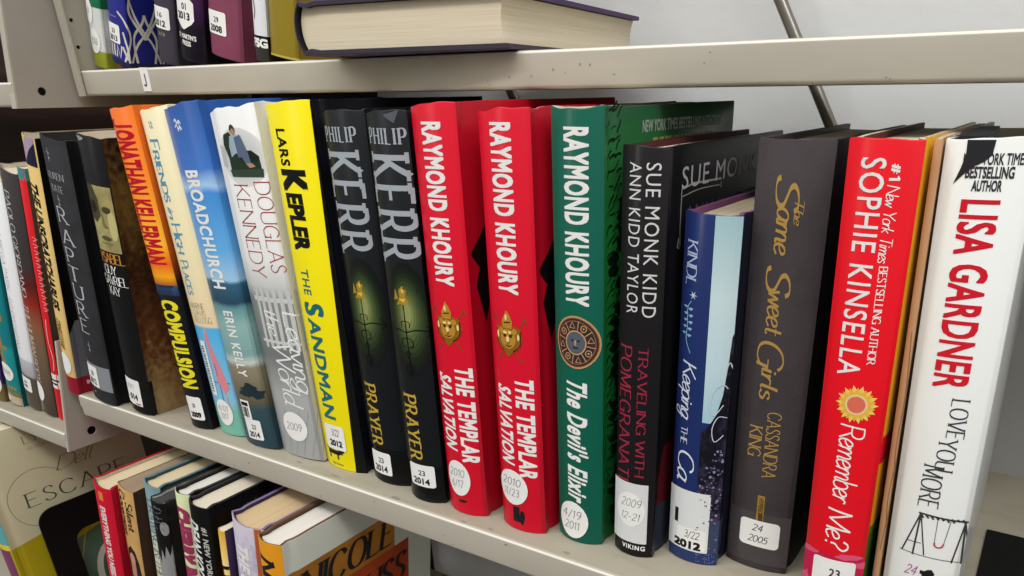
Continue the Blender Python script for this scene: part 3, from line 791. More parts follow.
# black two-line novel
book('novel', 'black novel with thin white capitals on spine and cover, maroon inside, a torn cover corner', .0562, .0265, 0, 24.6, 223, 160, 4.5, 1.2,
     spine=gloss('#191719', rough=.3), right=gloss('#121214', rough=.35), left=mat('#4e1a23', rough=.5), inner=mat('#4e1a23', rough=.6), group=ROW, edge=mat('#2a1418'),
     art=[(sdown('SUE MONK KIDD', 15, 21.5, 216, 143, .0, 1.12), ink('#d9d9da'), 1), (sdown('ANN KIDD TAYLOR', 6, 12.5, 216, 144, .0, 1.1), ink('#d9d9da'), 1),
          (down(pen('TRAVELING WITH', w=.13, thin=.07, serif=.05), 14, 18.8, 127, 52), ink('#a02a44'), 1), (down(pen('POMEGRANATES', w=.13, thin=.07, serif=.05, space=.2), 2.5, 10, 127, 38), ink('#a02a44'), 1),
          (sacross('SUE MONK KIDD', 24.6 + 14, 24.6 + 170, 203, 213, .0, 1.1), ink('#b3b3b8'), 1), (sacross('ANN KIDD TAYLOR', 24.6 + 20, 24.6 + 165, 188, 194, .0, 1.1), ink('#55555a'), 1),
          (line([(40, 176), (39, 185), (39, 203), (52, 204.5), (88, 203.5), (88, 199)], 1.1, False) + line([(40, 199.5), (60, 201), (86, 200.5)], .5) + line([(38, 180), (37, 176), (39, 175)], 1.2, False), ink('#9a9a9c'), 1),
          (poly([(27.5, 14), (33, 10), (60, 12), (60, 74), (34, 68), (31, 55), (28.5, 48)]), ink('#4c0f18'), 1), (poly([(24, 2), (60, 2), (60, 30), (26, 33)]), gloss('#30333f', rough=.15), 2),
          (sacross('VIKING', 7, 21, 4.8, 7.6, .03, 1.2), W_, 1)],
     stickers=[dict(shape=rrect(-1.5, 9.5, 21.5, 48, .5), mat=mat('#dfe1e2', rough=.4), print=[(oval(11.5, 31, 8.8, 11), STICKER), (across(pen('2009', .07, slant=.2, space=.2), 6, 18.5, 33, 38), PENCIL), (across(pen('12-21', .07, slant=.2, space=.16), 6.5, 18, 24.5, 29), PENCIL)])])

# green novel with a round medallion
grn = gloss('#0e5c4a', rough=.28)
gr_r = random.Random(5)
fern = []
for k in range(34):
    v = 236 - k * 6.8
    a0 = 33 + gr_r.uniform(0, 3)
    for j in range(3):
        a = a0 + j * 4 + gr_r.uniform(-1, 1); L_ = gr_r.uniform(3, 7)
        fern += line([(a, v + gr_r.uniform(-2, 2)), (a + L_ * .5, v + L_ * .5), (a + L_, v + L_ * gr_r.uniform(.4, 1.2))], gr_r.uniform(.5, 1.2))
    fern += blob(41 + gr_r.uniform(-2, 9), v, 4.5, 3.4, 8, .4, k) if k > 5 else []
br = ink('#8a5f3e'); brd = ink('#3a2f33'); brl = ink('#c79a6b')
mc = (16.2, 125)
med = [(oval(*mc, 13.2, 14.6, 32), br, 1), (ring(*mc, 13.2, 14.6, .9), brl, 2), (oval(*mc, 11.9, 13.2, 30), brd, 2), (ring(*mc, 11.0, 12.2, .6), br, 3), (ring(*mc, 6.2, 6.8, .8), brl, 3), (oval(*mc, 5.2, 5.8), ink('#55616f'), 3)]
t_ = []
for k in range(8):
    t = k * math.tau / 8 + .2
    ca, cv = mc[0] + 8.6 * math.cos(t), mc[1] + 9.6 * math.sin(t)
    t_ += (ring(ca, cv, 1.8, 2, .5, 10) + oval(ca, cv, .6, .6, 6)) if k % 2 else (line([(ca - 1.6, cv - 1.4), (ca, cv + 1.8), (ca + 1.6, cv - 1.4), (ca - 1.6, cv - 1.4)], .5, False))
    t2 = t + math.tau / 16
    t_ += line([(mc[0] + 6.4 * math.cos(t2), mc[1] + 7 * math.sin(t2)), (mc[0] + 11 * math.cos(t2), mc[1] + 12.2 * math.sin(t2))], .5, False)
med += [(t_, brl, 4), (oval(mc[0] - 1.8, mc[1] + 1.2, .9, .6) + oval(mc[0] + 1.8, mc[1] + 1.2, .9, .6) + rect(mc[0] - 1.7, mc[1] - 3.2, mc[0] + 1.7, mc[1] - 2.3), brd, 4), (rect(mc[0] - .5, mc[1] - 1.4, mc[0] + .5, mc[1] + 1.4), brl, 4)]
book('novel', 'green novel with a bronze medallion on the spine and ferny cover', .0188, .0240, 0, 30, 239, 162, 5.5, .88, rise=.8,
     spine=grn, right=gloss('#1c6b33', rough=.2, ramp=[(0, '#12602e'), (.75, '#1f7a34'), (.93, '#2b6b3a'), (1, '#28573a')]), left=gloss('#123a30'), group=ROW, edge=mat('#cfd6cc'),
     art=med + [(sdown('RAYMOND KHOURY', 11, 23, 231, 145, .034, 1.1), W_, 1),
                (skew(sdown("The Devil's Elixir", 10.5, 22, 105, 29, .03, 1.1), .22, 10.5), W_, 1),
                (fern, ink('#0b2417'), 1),
                (sacross('NEW YORK TIMES BESTSELLING AUTHOR OF', 32 + 36, 32 + 140, 227, 232.5, .02), ink('#aeb7b2'), 1),
                (sacross('THE TEMPLAR SALVATION', 32 + 48, 32 + 128, 216.5, 223.5, .03), ink('#c7a95a'), 1)],
     stickers=[round_label(13, 15, 10, 12.4, ['4/19', '2011'])], wob=.6)

# two red novels with a gold lion emblem
def lion(ca, cv):
    sw = line([(ca - 10, cv + 11), (ca + 9, cv - 14)], .7, False) + line([(ca + 11, cv + 10), (ca - 8, cv - 14)], .7, False) + line([(ca - 11.5, cv + 8.5), (ca - 8.2, cv + 11.6)], .7, False) + line([(ca + 9.6, cv + 11.6), (ca + 12, cv + 8)], .7, False)
    sh_ = poly([(ca - 8, cv + 5), (ca - 4, cv + 6.5), (ca, cv + 5.5), (ca + 4, cv + 6.5), (ca + 8, cv + 5), (ca + 9, cv - 1), (ca + 7, cv - 6), (ca + 3, cv - 8.5), (ca, cv - 11.5), (ca - 3, cv - 8.5), (ca - 7, cv - 6), (ca - 9, cv - 1)])
    helm = poly([(ca - 3.2, cv + 5), (ca - 3.6, cv + 9), (ca - 1.8, cv + 12), (ca - .3, cv + 15), (ca + 1.8, cv + 12.5), (ca + 3.4, cv + 9), (ca + 3, cv + 5)])
    face = oval(ca, cv - 1, 5.2, 5.6) + oval(ca - 4.4, cv + 3.4, 1.8, 1.8, 10) + oval(ca + 4.4, cv + 3.4, 1.8, 1.8, 10)
    dk = oval(ca - 2, cv + .6, 1, .8, 8) + oval(ca + 2, cv + .6, 1, .8, 8) + poly([(ca - 1.3, cv - 2.2), (ca + 1.3, cv - 2.2), (ca, cv - 3.8)]) + line([(ca, cv - 3.6), (ca, cv - 5)], .5, False) + line([(ca - 2.2, cv - 4.6), (ca, cv - 5.4), (ca + 2.2, cv - 4.6)], .5) + line([(ca - 3.4, cv + 1.8), (ca - 1, cv + .9)], .6, False) + line([(ca + 3.4, cv + 1.8), (ca + 1, cv + .9)], .6, False) + line([(ca - 2.2, cv + 8), (ca + 2.2, cv + 8.6)], .7, False)
    dk += line([(ca - 8, cv + 4), (ca - 7.5, cv - 4), (ca - 3, cv - 8)], .5) + line([(ca + 8, cv + 4), (ca + 7.5, cv - 4), (ca + 3, cv - 8)], .5)
    hi = oval(ca - 1.8, cv + 2.6, 1.5, .9, 8) + oval(ca + 1.6, cv + 2.8, 1.2, .8, 8) + oval(ca, cv - 1.2, 1.1, 1.8, 8) + oval(ca - .6, cv + 11, .9, 1.8, 8) + oval(ca - 6.8, cv + 1, .9, 2.4, 8) + oval(ca + 6.8, cv + .5, .7, 2, 8)
    return [(sw, GOLD_D, 1), (sh_, ink('#8f6118'), 2), (helm, GOLD, 3), (face, GOLD, 3), (dk, ink('#40260a'), 4), (hi, GOLD_L, 5)]
def red_novel(label, X, Y, W, H, lean, ca, r, tip, mark, wob):
    blk = poly([(W + 4, tip), (W + 16, tip + 14), (W + 26, tip + 22), (W + 60, tip + 30), (W + 60, tip - 22), (W + 22, tip - 16), (W + 12, tip - 40), (W + 7, tip - 18), (W + 10, tip - 8)])
    book('novel', label, X, Y, 0, W, H, 163, 5, lean, rise=2, spine=RED, right=gloss('#b50f24', rough=.3), left=RED_D, inner=mat('#caa79d'), edge=gloss('#c8566a'), group=ROW,
         art=lion(ca, 124) + [(sdown('RAYMOND KHOURY', 11, 22.3, 233, 148, .036, 1.1), W_, 1),
              (skew(sdown('THE TEMPLAR', 18.5, 28.3, 101, 38, .034, 1.08), .10, 18.5), W_, 1), (skew(sdown('SALVATION', 5, 14.5, 95, 46, .03, 1.08), .16, 5), W_, 1),
              (blk, ink('#141012'), 1), (mark, INK, 1)],
         stickers=[r], wob=wob)
red_novel('red novel with gold lion emblem standing directly beside the black weathervane pair', -.0614, .0158, 30.6, 240.5, .2, 16, round_label(13, 25.5, 9.3, 12.4, ['2010', '6/17']), 165, blob(15, 9.5, 2.6, 1.2, 9, .4, 2), .35)
red_novel('red novel with gold lion emblem and frayed top, directly beside the green novel', -.0190, .0172, 32, 237.8, .48, 15, round_label(12, 29.5, 11, 11.8, ['2010', '11/23']), 160, rect(11.6, 6, 16.5, 16.5) + blob(18, 10, 2, 5, 9, .3, 6), .7)

# two black novels with a weathervane
SIL = ink('#a9b0b8'); YEL = ink('#c9a83c')
slab = dict(w=.2, thin=.085, serif=.09, space=.36)
def vane(c, v1, v0):
    h = v1 - v0
    iron = line([(c, v1 - 8), (c + .4, v0 + 2)], .8, False) + line([(c - 14, v0 + h * .50), (c - 6, v0 + h * .52), (c, v0 + h * .5), (c + 7, v0 + h * .53), (c + 15, v0 + h * .51)], .7)
    iron += line([(c + 12, v0 + h * .58), (c + 15, v0 + h * .51), (c + 12, v0 + h * .46)], .6, False) + line([(c - 15, v0 + h * .56), (c - 12, v0 + h * .5), (c - 15, v0 + h * .46)], .7, False)
    for s in (-1, 1):
        iron += line([(c, v0 + h * .44), (c + 3.4 * s, v0 + h * .42), (c + 4 * s, v0 + h * .36), (c + 1.6 * s, v0 + h * .34)], .55) + line([(c, v0 + h * .62), (c + 3 * s, v0 + h * .6), (c + 2.6 * s, v0 + h * .55)], .5)
        iron += line([(c, v0 + h * .16), (c + 2.4 * s, v0 + h * .12), (c + 2 * s, v0 + h * .06), (c, v0 + h * .02)], .5) + line([(c, v0 + h * .3), (c + 1.6 * s, v0 + h * .27), (c, v0 + h * .22)], .5)
    bird = poly([(c - 5, v1 - 13), (c - 2, v1 - 8), (c - 2.5, v1 - 4), (c + .5, v1 - 1), (c + 3, v1 - 3.6), (c + 2, v1 - 7), (c + 4, v1 - 11), (c + 1, v1 - 12.5), (c - 2, v1 - 12)]) + poly([(c - 6.5, v1 - 10), (c - 5, v1 - 3), (c - 3, v1 - 9)])
    glow = []
    lay = 1
    for q, col in ((1.0, '#15191a'), (.93, '#171c18'), (.86, '#1a2118'), (.79, '#1e2819'), (.71, '#293720'), (.63, '#354528'), (.54, '#445430'), (.45, '#55643a'), (.36, '#687646'), (.27, '#7d8852'), (.18, '#939a5e')):
        glow.append((oval(c + 2, v0 + h * (.62 + .1 * (1 - q)), 15 * q, h * .6 * q, 28), gloss(col, rough=.42), lay)); lay += .35
    return glow + [(iron, ink('#08090a'), lay), (bird, ink('#b08a2c'), lay), (oval(c + .4, v1 - 4, 1, 1.4, 8) + poly([(c - 3, v1 - 9), (c + 2, v1 - 8.4), (c + 1, v1 - 11)]), ink('#dcc35a'), lay + 1), (oval(c + 1.5, v1 - 2.5, .7, .6, 6) , ink('#8a3a1c'), lay + 1)]
def black_novel(label, X, Y, W, H, lean, sh, edge_c, crease):
    art = vane(17.5, 143 + sh, 85 + sh)
    art += [(across(pen('PHILIP', w=.14, thin=.07, serif=.04, space=.26, cond=.55), 3.5, 29.5, 221.5, 229.5), SIL, 1),
            (down(pen('KERR', **slab), 4, 29.5, 217.5, 157), SIL, 1),
            (down(pen('PRAYER', w=.17, thin=.08, serif=.07, space=.26, cond=.85), 8, 18.5, 74 + sh, 28 + sh * .6), YEL, 1),
            (rect(-4, 2.5, W + 6, 27), gloss('#0e0e10', rough=.14), 1),
            (line([(W + 6, 8), (W + 6, 90)], .8, False), ink(edge_c), 1)]
    if crease: art.append((poly([(18, 236), (27, 238.5), (24, 232)]), ink('#5b6068'), 1))
    book('novel', label, X, Y, 0, W, H, 160, 5.5, lean, rise=1.8, spine=gloss('#14171b', rough=.38), right=gloss('#101113', rough=.4), left=BLK, inner=mat('#2a2a2c'), edge=mat('#3a3b3d'), group=ROW, art=art,
         stickers=[date_label(4.5, 7, 23.5, 24, '23', '2014') if not crease else date_label(6, 11.5, 26, 27.5, '23', '2014')], wob=.5)
black_novel('black novel with a green weathervane glow, standing right beside the yellow novel', -.1367, .0215, 34.8, 237.3, .13, 0, '#5e6b2c', False)
black_novel('black novel with a green weathervane glow and creased top, next to a red lion-emblem novel', -.0957, .0155, 30.4, 237, .42, 2.5, '#8a7a2c', True)

# yellow novel
ylw = gloss('#f2e20d', rough=.3)
ink_b = ink('#141414'); teal_i = ink('#1d6f74')
book('novel', 'bright yellow novel with black and teal lettering', -.1833, .0200, 0, 40.2, 241.5, 158, 4.5, .06, rise=2.5,
     spine=ylw, right=gloss('#121216', rough=.3, noise=(18, '#20212e')), left=ylw, inner=mat('#d8d3c2'), edge=mat('#8c8a3a'), group=ROW,
     art=[(poly([(40, 243), (36.5, 120), (32.5, 0), (41.2, 0), (41.2, 243)]), gloss('#101012', rough=.3), 1),
          (sdown('LARS', 10.5, 19, 228, 207, .022, 1.08), ink_b, 1), (sdown('K', 9.5, 29, 205, 192, .05), ink_b, 1), (sdown('EPLER', 10, 24, 191, 156, .05, 1.02), ink_b, 1),
          (sdown('THE', 11, 18.5, 144, 127, .012, 1.1), teal_i, 1), (sdown('S', 9, 26, 122, 113, .03), teal_i, 1), (sdown('ANDMAN', 10, 21.5, 111, 39, .025, 1.05), teal_i, 1),
          (rect(7, 11, 20, 14.5) + rect(8, 7.5, 9.6, 11) + rect(17, 7.5, 18.6, 11) + rect(19, 12, 23, 17) + line([(7, 14), (4.6, 15.6)], .8, False) + blob(23.4, 15, 1.6, 1.4, 8, .2, 1), ink_b, 1), (sacross('Sea Horse', 10, 22, 3, 4.8, .02), ink('#8a8430'), 1)],
     stickers=[dict(shape=rrect(7.5, 15.5, 27.5, 34.5, 2), print=[(across(pen('3/22', .08, slant=.15, space=.1), 15, 23, 26.5, 31.5), INK), (sacross('2012', 12, 24.5, 18.5, 22.8, .045), INK)])], seed=3)

# white-to-grey novel with a figure in an armchair
grey_l = ink('#c9c9c8')
kc = 21
ph = [(oval(28, 213, 25 - 2.2 * q, 21 - 2 * q, 28), gloss(c), .2 * q) for q, c in enumerate(('#e4e5e3', '#dfe0df', '#dadcdb', '#d5d8d7', '#d1d4d3'))] + [(poly([(3, 207), (9, 205), (11, 220), (4, 222)]), ink('#c3c6c5'), 2),
      (poly([(14, 199), (14, 212), (10, 222), (12, 229), (20, 231), (24, 226), (26, 217), (40, 218), (46, 214), (47, 199)]), ink('#26382a'), 2),
      (poly([(26, 217), (40, 218), (46, 213), (44, 210), (28, 211)]), ink('#1a281e'), 3),
      (oval(24.5, 232.5, 3.1, 3.6, 14), ink('#4a3a30'), 4), (oval(24.8, 231, 2.2, 2.3, 12), ink('#b58d76'), 5),
      (poly([(20, 228), (28, 229), (34, 219), (33, 214), (24, 216), (18, 213), (17.5, 221)]), ink('#9fb4c4'), 4),
      (poly([(25, 227), (32, 229), (37, 216), (38, 209), (34, 207), (30, 213), (26, 213)]), ink('#5c6c86'), 5), (poly([(33, 209), (39, 209), (42, 206.5), (36, 205.5)]), ink('#b58d76'), 6),
      (poly([(14, 199), (47, 199), (48, 205), (12, 204)]), ink('#39483c'), 3)]
rad = []
for k in range(7):
    a = 11 + k * 6
    rad += rect(a, 84, a + 3.4, 124) + oval(a + 1.7, 124, 2.1, 3, 10)
scr = dict(w=.075, thin=.05, slant=.12, space=.02)
SLIM = dict(w=.065, thin=.045, serif=.03, space=.17)
book('novel', 'thick pale grey novel with a figure in a green armchair on its spine', -.2287, .0168, 0, 45.2, 237.5, 160, 3.4, -1.42, rise=4,
     spine=gloss('#e3e4e2', ramp=[(0, '#a9abac'), (.2, '#adafaf'), (.33, '#747877'), (.5, '#888b8a'), (.54, '#c3c5c4'), (.62, '#e2e3e1'), (1, '#ecedeb')], rough=.3), right=gloss('#d6d7d6'), left=gloss('#e6e7e5'), edge=mat('#bcbcb8'), group=ROW,
     art=[([[(26.5 + (a - 28) * .84, 198.5 + (v - 199) * .84) for a, v in p] for p in ps], m, l) for ps, m, l in ph] + [(rad, ink('#c9cccc'), 1), (rect(8, 117.5, 54, 120.6) + rect(8, 88, 54, 90), ink('#d3d6d6'), 1),
               (down(pen('DOUGLAS', **SLIM), 33.5, 45, 196, 138), ink('#a8332c'), 1), (down(pen('KENNEDY', **SLIM), 13.5, 27.5, 194, 134), ink('#a8332c'), 1),
               (down(pen('Leaving', **scr), 35, 49, 112, 52), ink('#f0f1f1'), 2), (down(pen('the', **scr), 17, 30, 112, 93), ink('#f0f1f1'), 2), (down(pen('World', **scr), 19, 36, 88, 40), ink('#f0f1f1'), 2),
               (sum((line([(a, 2), (a + 12, 38)], .35, False) for a in range(4, 48, 8)), []), ink('#9b9d9d'), 1)],
     stickers=[round_label(24, 25, 12.5, 11.6, ['2009'])], wob=.7)

# blue sea-and-sky novel
sky_r = [(0, '#2b4450'), (.13, '#35505a'), (.15, '#5f5a48'), (.27, '#8f866f'), (.285, '#c3cfc8'), (.31, '#7fa6a6'), (.40, '#8fb4b2'), (.455, '#5f9096'), (.47, '#27465a'), (.53, '#34607c'), (.54, '#9cc3e0'), (.62, '#5fa5dc'), (.78, '#3f86cc'), (.8, '#9cc0e4'), (.84, '#3a6fbc'), (1, '#28559f')]
book('novel', 'blue novel with a sea and sky spine and white lettering', -.2680, .0135, 0, 38.4, 239, 160, 4, -2.48, rise=4,
     spine=gloss('#2f62ae', ramp=sky_r, noise=(45, .035)), right=gloss('#2f62ae', ramp=sky_r, noise=(45, .035)), left=gloss('#2a58a6'), edge=mat('#6d86ae'), group=ROW,
     art=[(sdown('BROADCHURCH', 13, 25.5, 201, 122, .03, 1.12), W_, 1), (sdown('ERIN KELLY', 17, 26, 106, 57, .02, 1.18), W_, 1),
          (line([(14, 231), (16, 232.4), (17.5, 230), (19.5, 231.5), (21, 229.5)], 1) + line([(14, 227.5), (16, 229), (17.5, 226.5), (19.5, 228), (21, 226)], 1) + line([(16, 233), (17, 225)], .8, False) + line([(19, 232), (19.5, 225.5)], .8, False), ink('#dfe8f4'), 1),
          (blob(24, 47, 9, 5, 14, .35, 3) + blob(31, 44, 7, 4, 11, .35, 8) + blob(17, 43, 5, 2, 9, .3, 5), ink('#20313a'), 1), (line([(4, 78), (14, 79), (24, 77.5), (37, 79)], .5), ink('#a9bab4'), 1)],
     stickers=[dict(name='barcode_label', shape=rect(9.5, 22, 20.5, 37.5), print=[(rect(10.5, 33, 19, 36) + sum((rect(10.6 + k * 1.6, 24, 11.3 + k * 1.6 + (k % 3) * .3, 32) for k in range(5)), []), INK)]), date_label(10, 6, 28, 22.5, '23', '2014')], wob=.5)

# cream novel with a pink dress
tq = ink('#4f9cc0')
book('novel', 'cream and sky-blue novel with turquoise lettering and a pink dress', -.3053, .0165, 0, 33.5, 237.5, 158, 4, -1.7, rise=3,
     spine=gloss('#eadfb8', ramp=[(0, '#7cc0ac'), (.09, '#7cc0ac'), (.12, '#8ec7e4'), (.37, '#52b2e6'), (.375, '#e9d3ac'), (.6, '#ebdfb4'), (1, '#efe6c0')], noise=(30, .006)), right=gloss('#e6ddb6'), left=gloss('#e6ddb6'), edge=mat('#c9c09a'), group=ROW,
     art=[(down(pen('Friends', w=.14, thin=.08, serif=.03, small=.72, space=.12), 9.5, 19.5, 220, 178), tq, 1), (down(pen('in', w=.14, thin=.08, slant=.2, space=.02), 10, 17, 175, 166), tq, 1), (down(pen('High', w=.14, thin=.08, serif=.03, small=.72, space=.12), 9.5, 20.5, 164, 142), tq, 1), (down(pen('Places', w=.14, thin=.08, serif=.03, small=.72, space=.12), 9, 18.5, 138, 112), tq, 1),
          (across(pen('MARNE', **SLIM), 8, 24, 102, 106.5), ink('#5a5346'), 1), (across(pen('DAVIS', **SLIM), 10, 24, 97, 101), ink('#5a5346'), 1), (across(pen('KELLOGG', **SLIM), 9, 28, 91.5, 96), ink('#5a5346'), 1),
          (poly([(17, 83), (20, 84), (20.5, 76), (25, 60), (29, 40), (24, 36), (19, 46), (17.5, 66)]), ink('#e58a96'), 1), (oval(18.5, 85.5, 1.8, 2.2, 10), ink('#d9a48a'), 1), (line([(18, 81), (14, 74), (13.5, 68)], 1) + line([(24, 38), (25.5, 24)], 1.1, False), ink('#d9a48a'), 2),
          (rect(10, 44, 30, 45) + rect(20, 12, 21, 60), ink('#3f88b8'), 1),
          (line([(14, 231), (15.4, 229), (16.8, 231), (18, 229)], .7, False) + line([(14, 228.5), (15.4, 226.5), (16.8, 228.5), (18, 226.5)], .7, False), ink('#5d86a2'), 1)],
     stickers=[dict(name='barcode_label', shape=rect(8, 33, 14.5, 77), print=[(sum((rect(9, 36 + k * 2.0, 12, 36.9 + k * 2 + (k * 7 % 3) * .25) for k in range(19)), []), INK)]), round_label(17.5, 19.5, 9, 11, ['4/01', '2017'])], wob=.4)

# orange thriller
book('novel', 'orange and black novel with big red author name and yellow title', -.3382, .0125, 0, 28.8, 238.5, 158, 4.2, -.81, rise=2.5,
     spine=gloss('#f08023', ramp=[(0, '#15171d'), (.46, '#171a22'), (.461, '#27385c'), (.49, '#35507e'), (.495, '#b5651c'), (.52, '#f0a31a'), (.56, '#e8641c'), (.62, '#f4b32c'), (.8, '#f28a26'), (1, '#ef7424')], noise=(40, .01)), right=gloss('#20140f', ramp=[(0, '#101116'), (.5, '#15161c'), (.6, '#a8501c'), (1, '#e06c1e')]), left=gloss('#ec7420'), edge=mat('#d98a4a'), group=ROW,
     art=[(sdown('ONATHAN KELLERMAN', 6.5, 24.5, 225.5, 133, .036, 1.04), ink('#c4122a'), 1), (down(pen('J', w=.14, thin=.2), 6.5, 24.5, 233, 227), ink('#c4122a'), 1),
          (sdown('COMPULSION', 9, 24.5, 106, 35, .042, 1.06), ink('#f1e32c'), 2),
          (sum((rect(9 + k * 2, 110, 9.6 + k * 2, 117) for k in range(8)), []) + rect(6, 116, 26, 117.4), ink('#2a3044'), 1)],
     stickers=[dict(shape=rrect(8.5, 8, 25, 28, 2), print=[(sacross('23', 15.5, 18.6, 19, 22, .03), INK), (sacross('2009', 11.5, 22.5, 10.5, 14.5, .05), INK)])], wob=.4)

# ------------------------------------------------------------------ leaning books at the left end of the main shelf
ph_c = mat('#b8ad74', rough=.5, noise=(70, '#8f8556'))
face = [(rect(9, 139, 32, 188), ph_c, 1), (poly([(9, 188), (9, 163), (14, 160), (20, 166), (20, 178), (16, 188)]), ink('#4a452e'), 2), (oval(13.5, 172, 3.6, 5, 12), ink('#23201a'), 3),
        (oval(26, 171, 3.6, 2.6, 12), ink('#4a452e'), 3), (poly([(21, 174), (23.5, 160), (26.5, 157.5), (22, 157), (20.5, 160)]), ink('#7d7448'), 3), (oval(21.5, 149.5, 5, 1.8, 12), ink('#5b4f35'), 3), (rect(16, 145, 27, 146), ink('#7d7448'), 3), (oval(29, 160, 3, 12, 12), ink('#cabf86'), 2)]
book('novel', 'black novel with a yellowish face photo on its spine and brown speckled cover', -.4125, .0055, 0, 33, 222, 152, 4.5, 8.2,
     spine=gloss('#121213', rough=.35), right=mat('#3a2415', rough=.35, noise=(190, .55), ramp=[(0, '#94835c'), (.12, '#8a734c'), (.3, '#5b3c22'), (.55, '#2f1d13'), (.8, '#5e4b24'), (1, '#1d1512')]), left=BLK, edge=mat('#1c1c1e'), sub=9, group=ROW,
     art=face + [(across(pen('YSABEL', w=.16, thin=.07, serif=.05, space=.1), 7.5, 32.5, 130, 137.5), ink('#d08c3a'), 1), (across(pen('GUY', w=.13, thin=.06, serif=.05, space=.1), 11, 25, 121, 128), W_, 1),
                 (across(pen('GAVRIEL', w=.13, thin=.06, serif=.05, space=.1), 6.5, 32, 112.5, 119.5), W_, 1), (across(pen('KAY', w=.13, thin=.06, serif=.05, space=.1), 12, 25, 104, 111), W_, 1), (blob(12, 219.5, 6, 1.6, 10, .5, 3), ink('#9a9a9a'), 1),
                 (rect(-3, 1, 36, 32), gloss('#131315', rough=.12), 1)],
     stickers=[dict(shape=rrect(5, 7, 25, 31, 1.2), print=[(across(pen('2017', .06, slant=.1), 9, 19, 22, 26), PENCIL), (sacross('014', 11, 21, 12, 17, .04), INK), (blob(20, 8.5, 3, .8, 8, .3, 2), ink('#c2405a'))])], wob=.4)
cloth_k = mat('#29292c', rough=.7, noise=(60, '#323236'), bump=.2, bscale=900)
RAP = dict(w=.11, thin=.06, serif=.06, space=.15)
orn = lambda a, v: line([(a, v + 5), (a, v - 5)], .6, False) + line([(a - 2, v + 2), (a + 2, v + 1)], .6, False) + oval(a, v - 2.5, 1.2, .9, 8)
letters = []
for ch, v in zip('RAPTURE', (163, 146, 131, 116, 101, 86, 71)):
    x0 = 9.5
    letters += across(pen(ch, **RAP), x0, x0 + 15 * G[ch][0] / .68, v - 6, v + 6)
book('novel', 'charcoal cloth novel with silver title letters stacked one by one', -.4640, .0015, 0, 35, 220.5, 150, 4, 10.2,
     spine=cloth_k, right=mat('#141416', rough=.5), left=cloth_k, edge=cloth_k, sub=9, inner=cloth_k, group=ROW,
     art=[(letters, ink('#b9bcc2'), 1), (across(pen('LAUREN', **SER), 4.5, 28, 190.5, 195.5), ink('#a9acb2'), 1), (across(pen('KATE', **SER), 9.5, 25, 181, 186), ink('#a9acb2'), 1), (orn(15, 208) + orn(17, 174) + orn(17, 52), ink('#9a9da3'), 1),
          (rect(4, 13, 34, 36), mat('#8d9298', rough=.25), 1), (oval(12, 8, .7, .7, 8), W_, 1)],
     stickers=[date_label(4, 14, 21, 34, '20', '2012')], wob=.4)
buff = gloss('#e2c27c', rough=.4)
uns_bone = oval(9.2, 11.6, 1.2, 1.2, 8) + oval(9.2, 9.6, 1.2, 1.2, 8) + oval(15.6, 12.4, 1.2, 1.2, 8) + oval(15.6, 10.4, 1.2, 1.2, 8) + rect(9.4, 9.9, 15.4, 12)
book('novel', 'slim buff-yellow novel with slanted black title and crimson foot band with a bone', -.5060, .0005, 0, 17, 226, 150, 2.5, 14.6,
     spine=buff, right=gloss('#101011', rough=.4), left=buff, edge=mat('#8a7a55'), sub=8, group=ROW,
     art=[(skew(sdown('THE UNSCRATCHABLES', 5, 12.5, 192, 84, .04, .98), .3, 5), ink_b, 1), (skew(sdown('CORNELIUS KANE', 5.5, 11, 74, 46, .03, 1.0), .3, 5), ink('#7a4a20'), 1),
          (rect(0, 204, 16, 226), ink('#b39bb5'), 1), (poly([(2, 204), (16, 204), (16, 222), (11, 216), (7, 210)]), ink('#23263c'), 2), (poly([(1, 226), (9, 226), (4, 217)]), ink('#e2c27c'), 2),
          (rect(-4, 0, 17 + 60, 17), gloss('#9c1730', rough=.35), 2), ([[(a + 17, v) for a, v in p] for p in uns_bone], ink('#d8c9c6'), 3),
          (poly([(17, 17), (17, 60), (24, 72), (34, 74), (44, 66), (48, 17)]), ink('#77757e'), 1), (poly([(30, 17), (48, 17), (48, 60), (38, 36)]), ink('#101011'), 2)],
     stickers=[round_label(8, 30, 6.5, 11, [' '])], wob=.3)

# ------------------------------------------------------------------ left bay, lower shelf: leaning books
LB = 'leaning books on the left bay shelf'
Z0 = -.0393
book('paperback', 'slim red book leaning beside the bracket of the left bay', -.5555, .0045, Z0, 10.5, 244, 150, 2, 17.5, spine=gloss('#d8222c', rough=.35), right=gloss('#4a4038'), left=gloss('#c01d28'), edge=mat('#a33'), group=LB, hard=False,
     art=[(rect(0, 236, 15, 246), ink('#4f8f96'), 1), (sum((line([(8, 188 - 6 * k), (11.5, 186 - 6 * k), (8.5, 184.5 - 6 * k)], .7, False) for k in range(12)), []), ink('#f0c9c4'), 1), (rect(0, 36, 15, 52), W_, 1), (rect(3, 40, 9, 42) + rect(3, 44, 11, 46), INK, 2), (line([(8, 110), (7, 90), (9, 70), (8, 56)], .6), ink('#f0c9c4'), 1)])
book('novel', 'dark brown book with a red glow and pale serif title leaning in the left bay', -.5845, .0045, Z0, 26.3, 241, 152, 4, 17.6, spine=gloss('#4f463f', ramp=[(0, '#4b4039'), (.3, '#75604e'), (.42, '#8a5a40'), (.5, '#8f2a1c'), (.58, '#5a1f1c'), (.66, '#3a3535'), (1, '#403d3d')], noise=(25, .05)), edge=mat('#8c8478'), right=gloss('#3b342f'), group=LB,
     art=[(down(pen('PAOLO GIORDANO', **SER), 9.5, 16, 224, 126), ink('#c9c7c4'), 1), (down(pen('THE HUMAN BODY', **SER), 8, 15, 118, 36), ink('#dbc6b4'), 1), (rect(9, 3, 12, 16), ink('#8f8577'), 1)],
     stickers=[round_label(10.5, 25, 6.5, 11, [' '])])
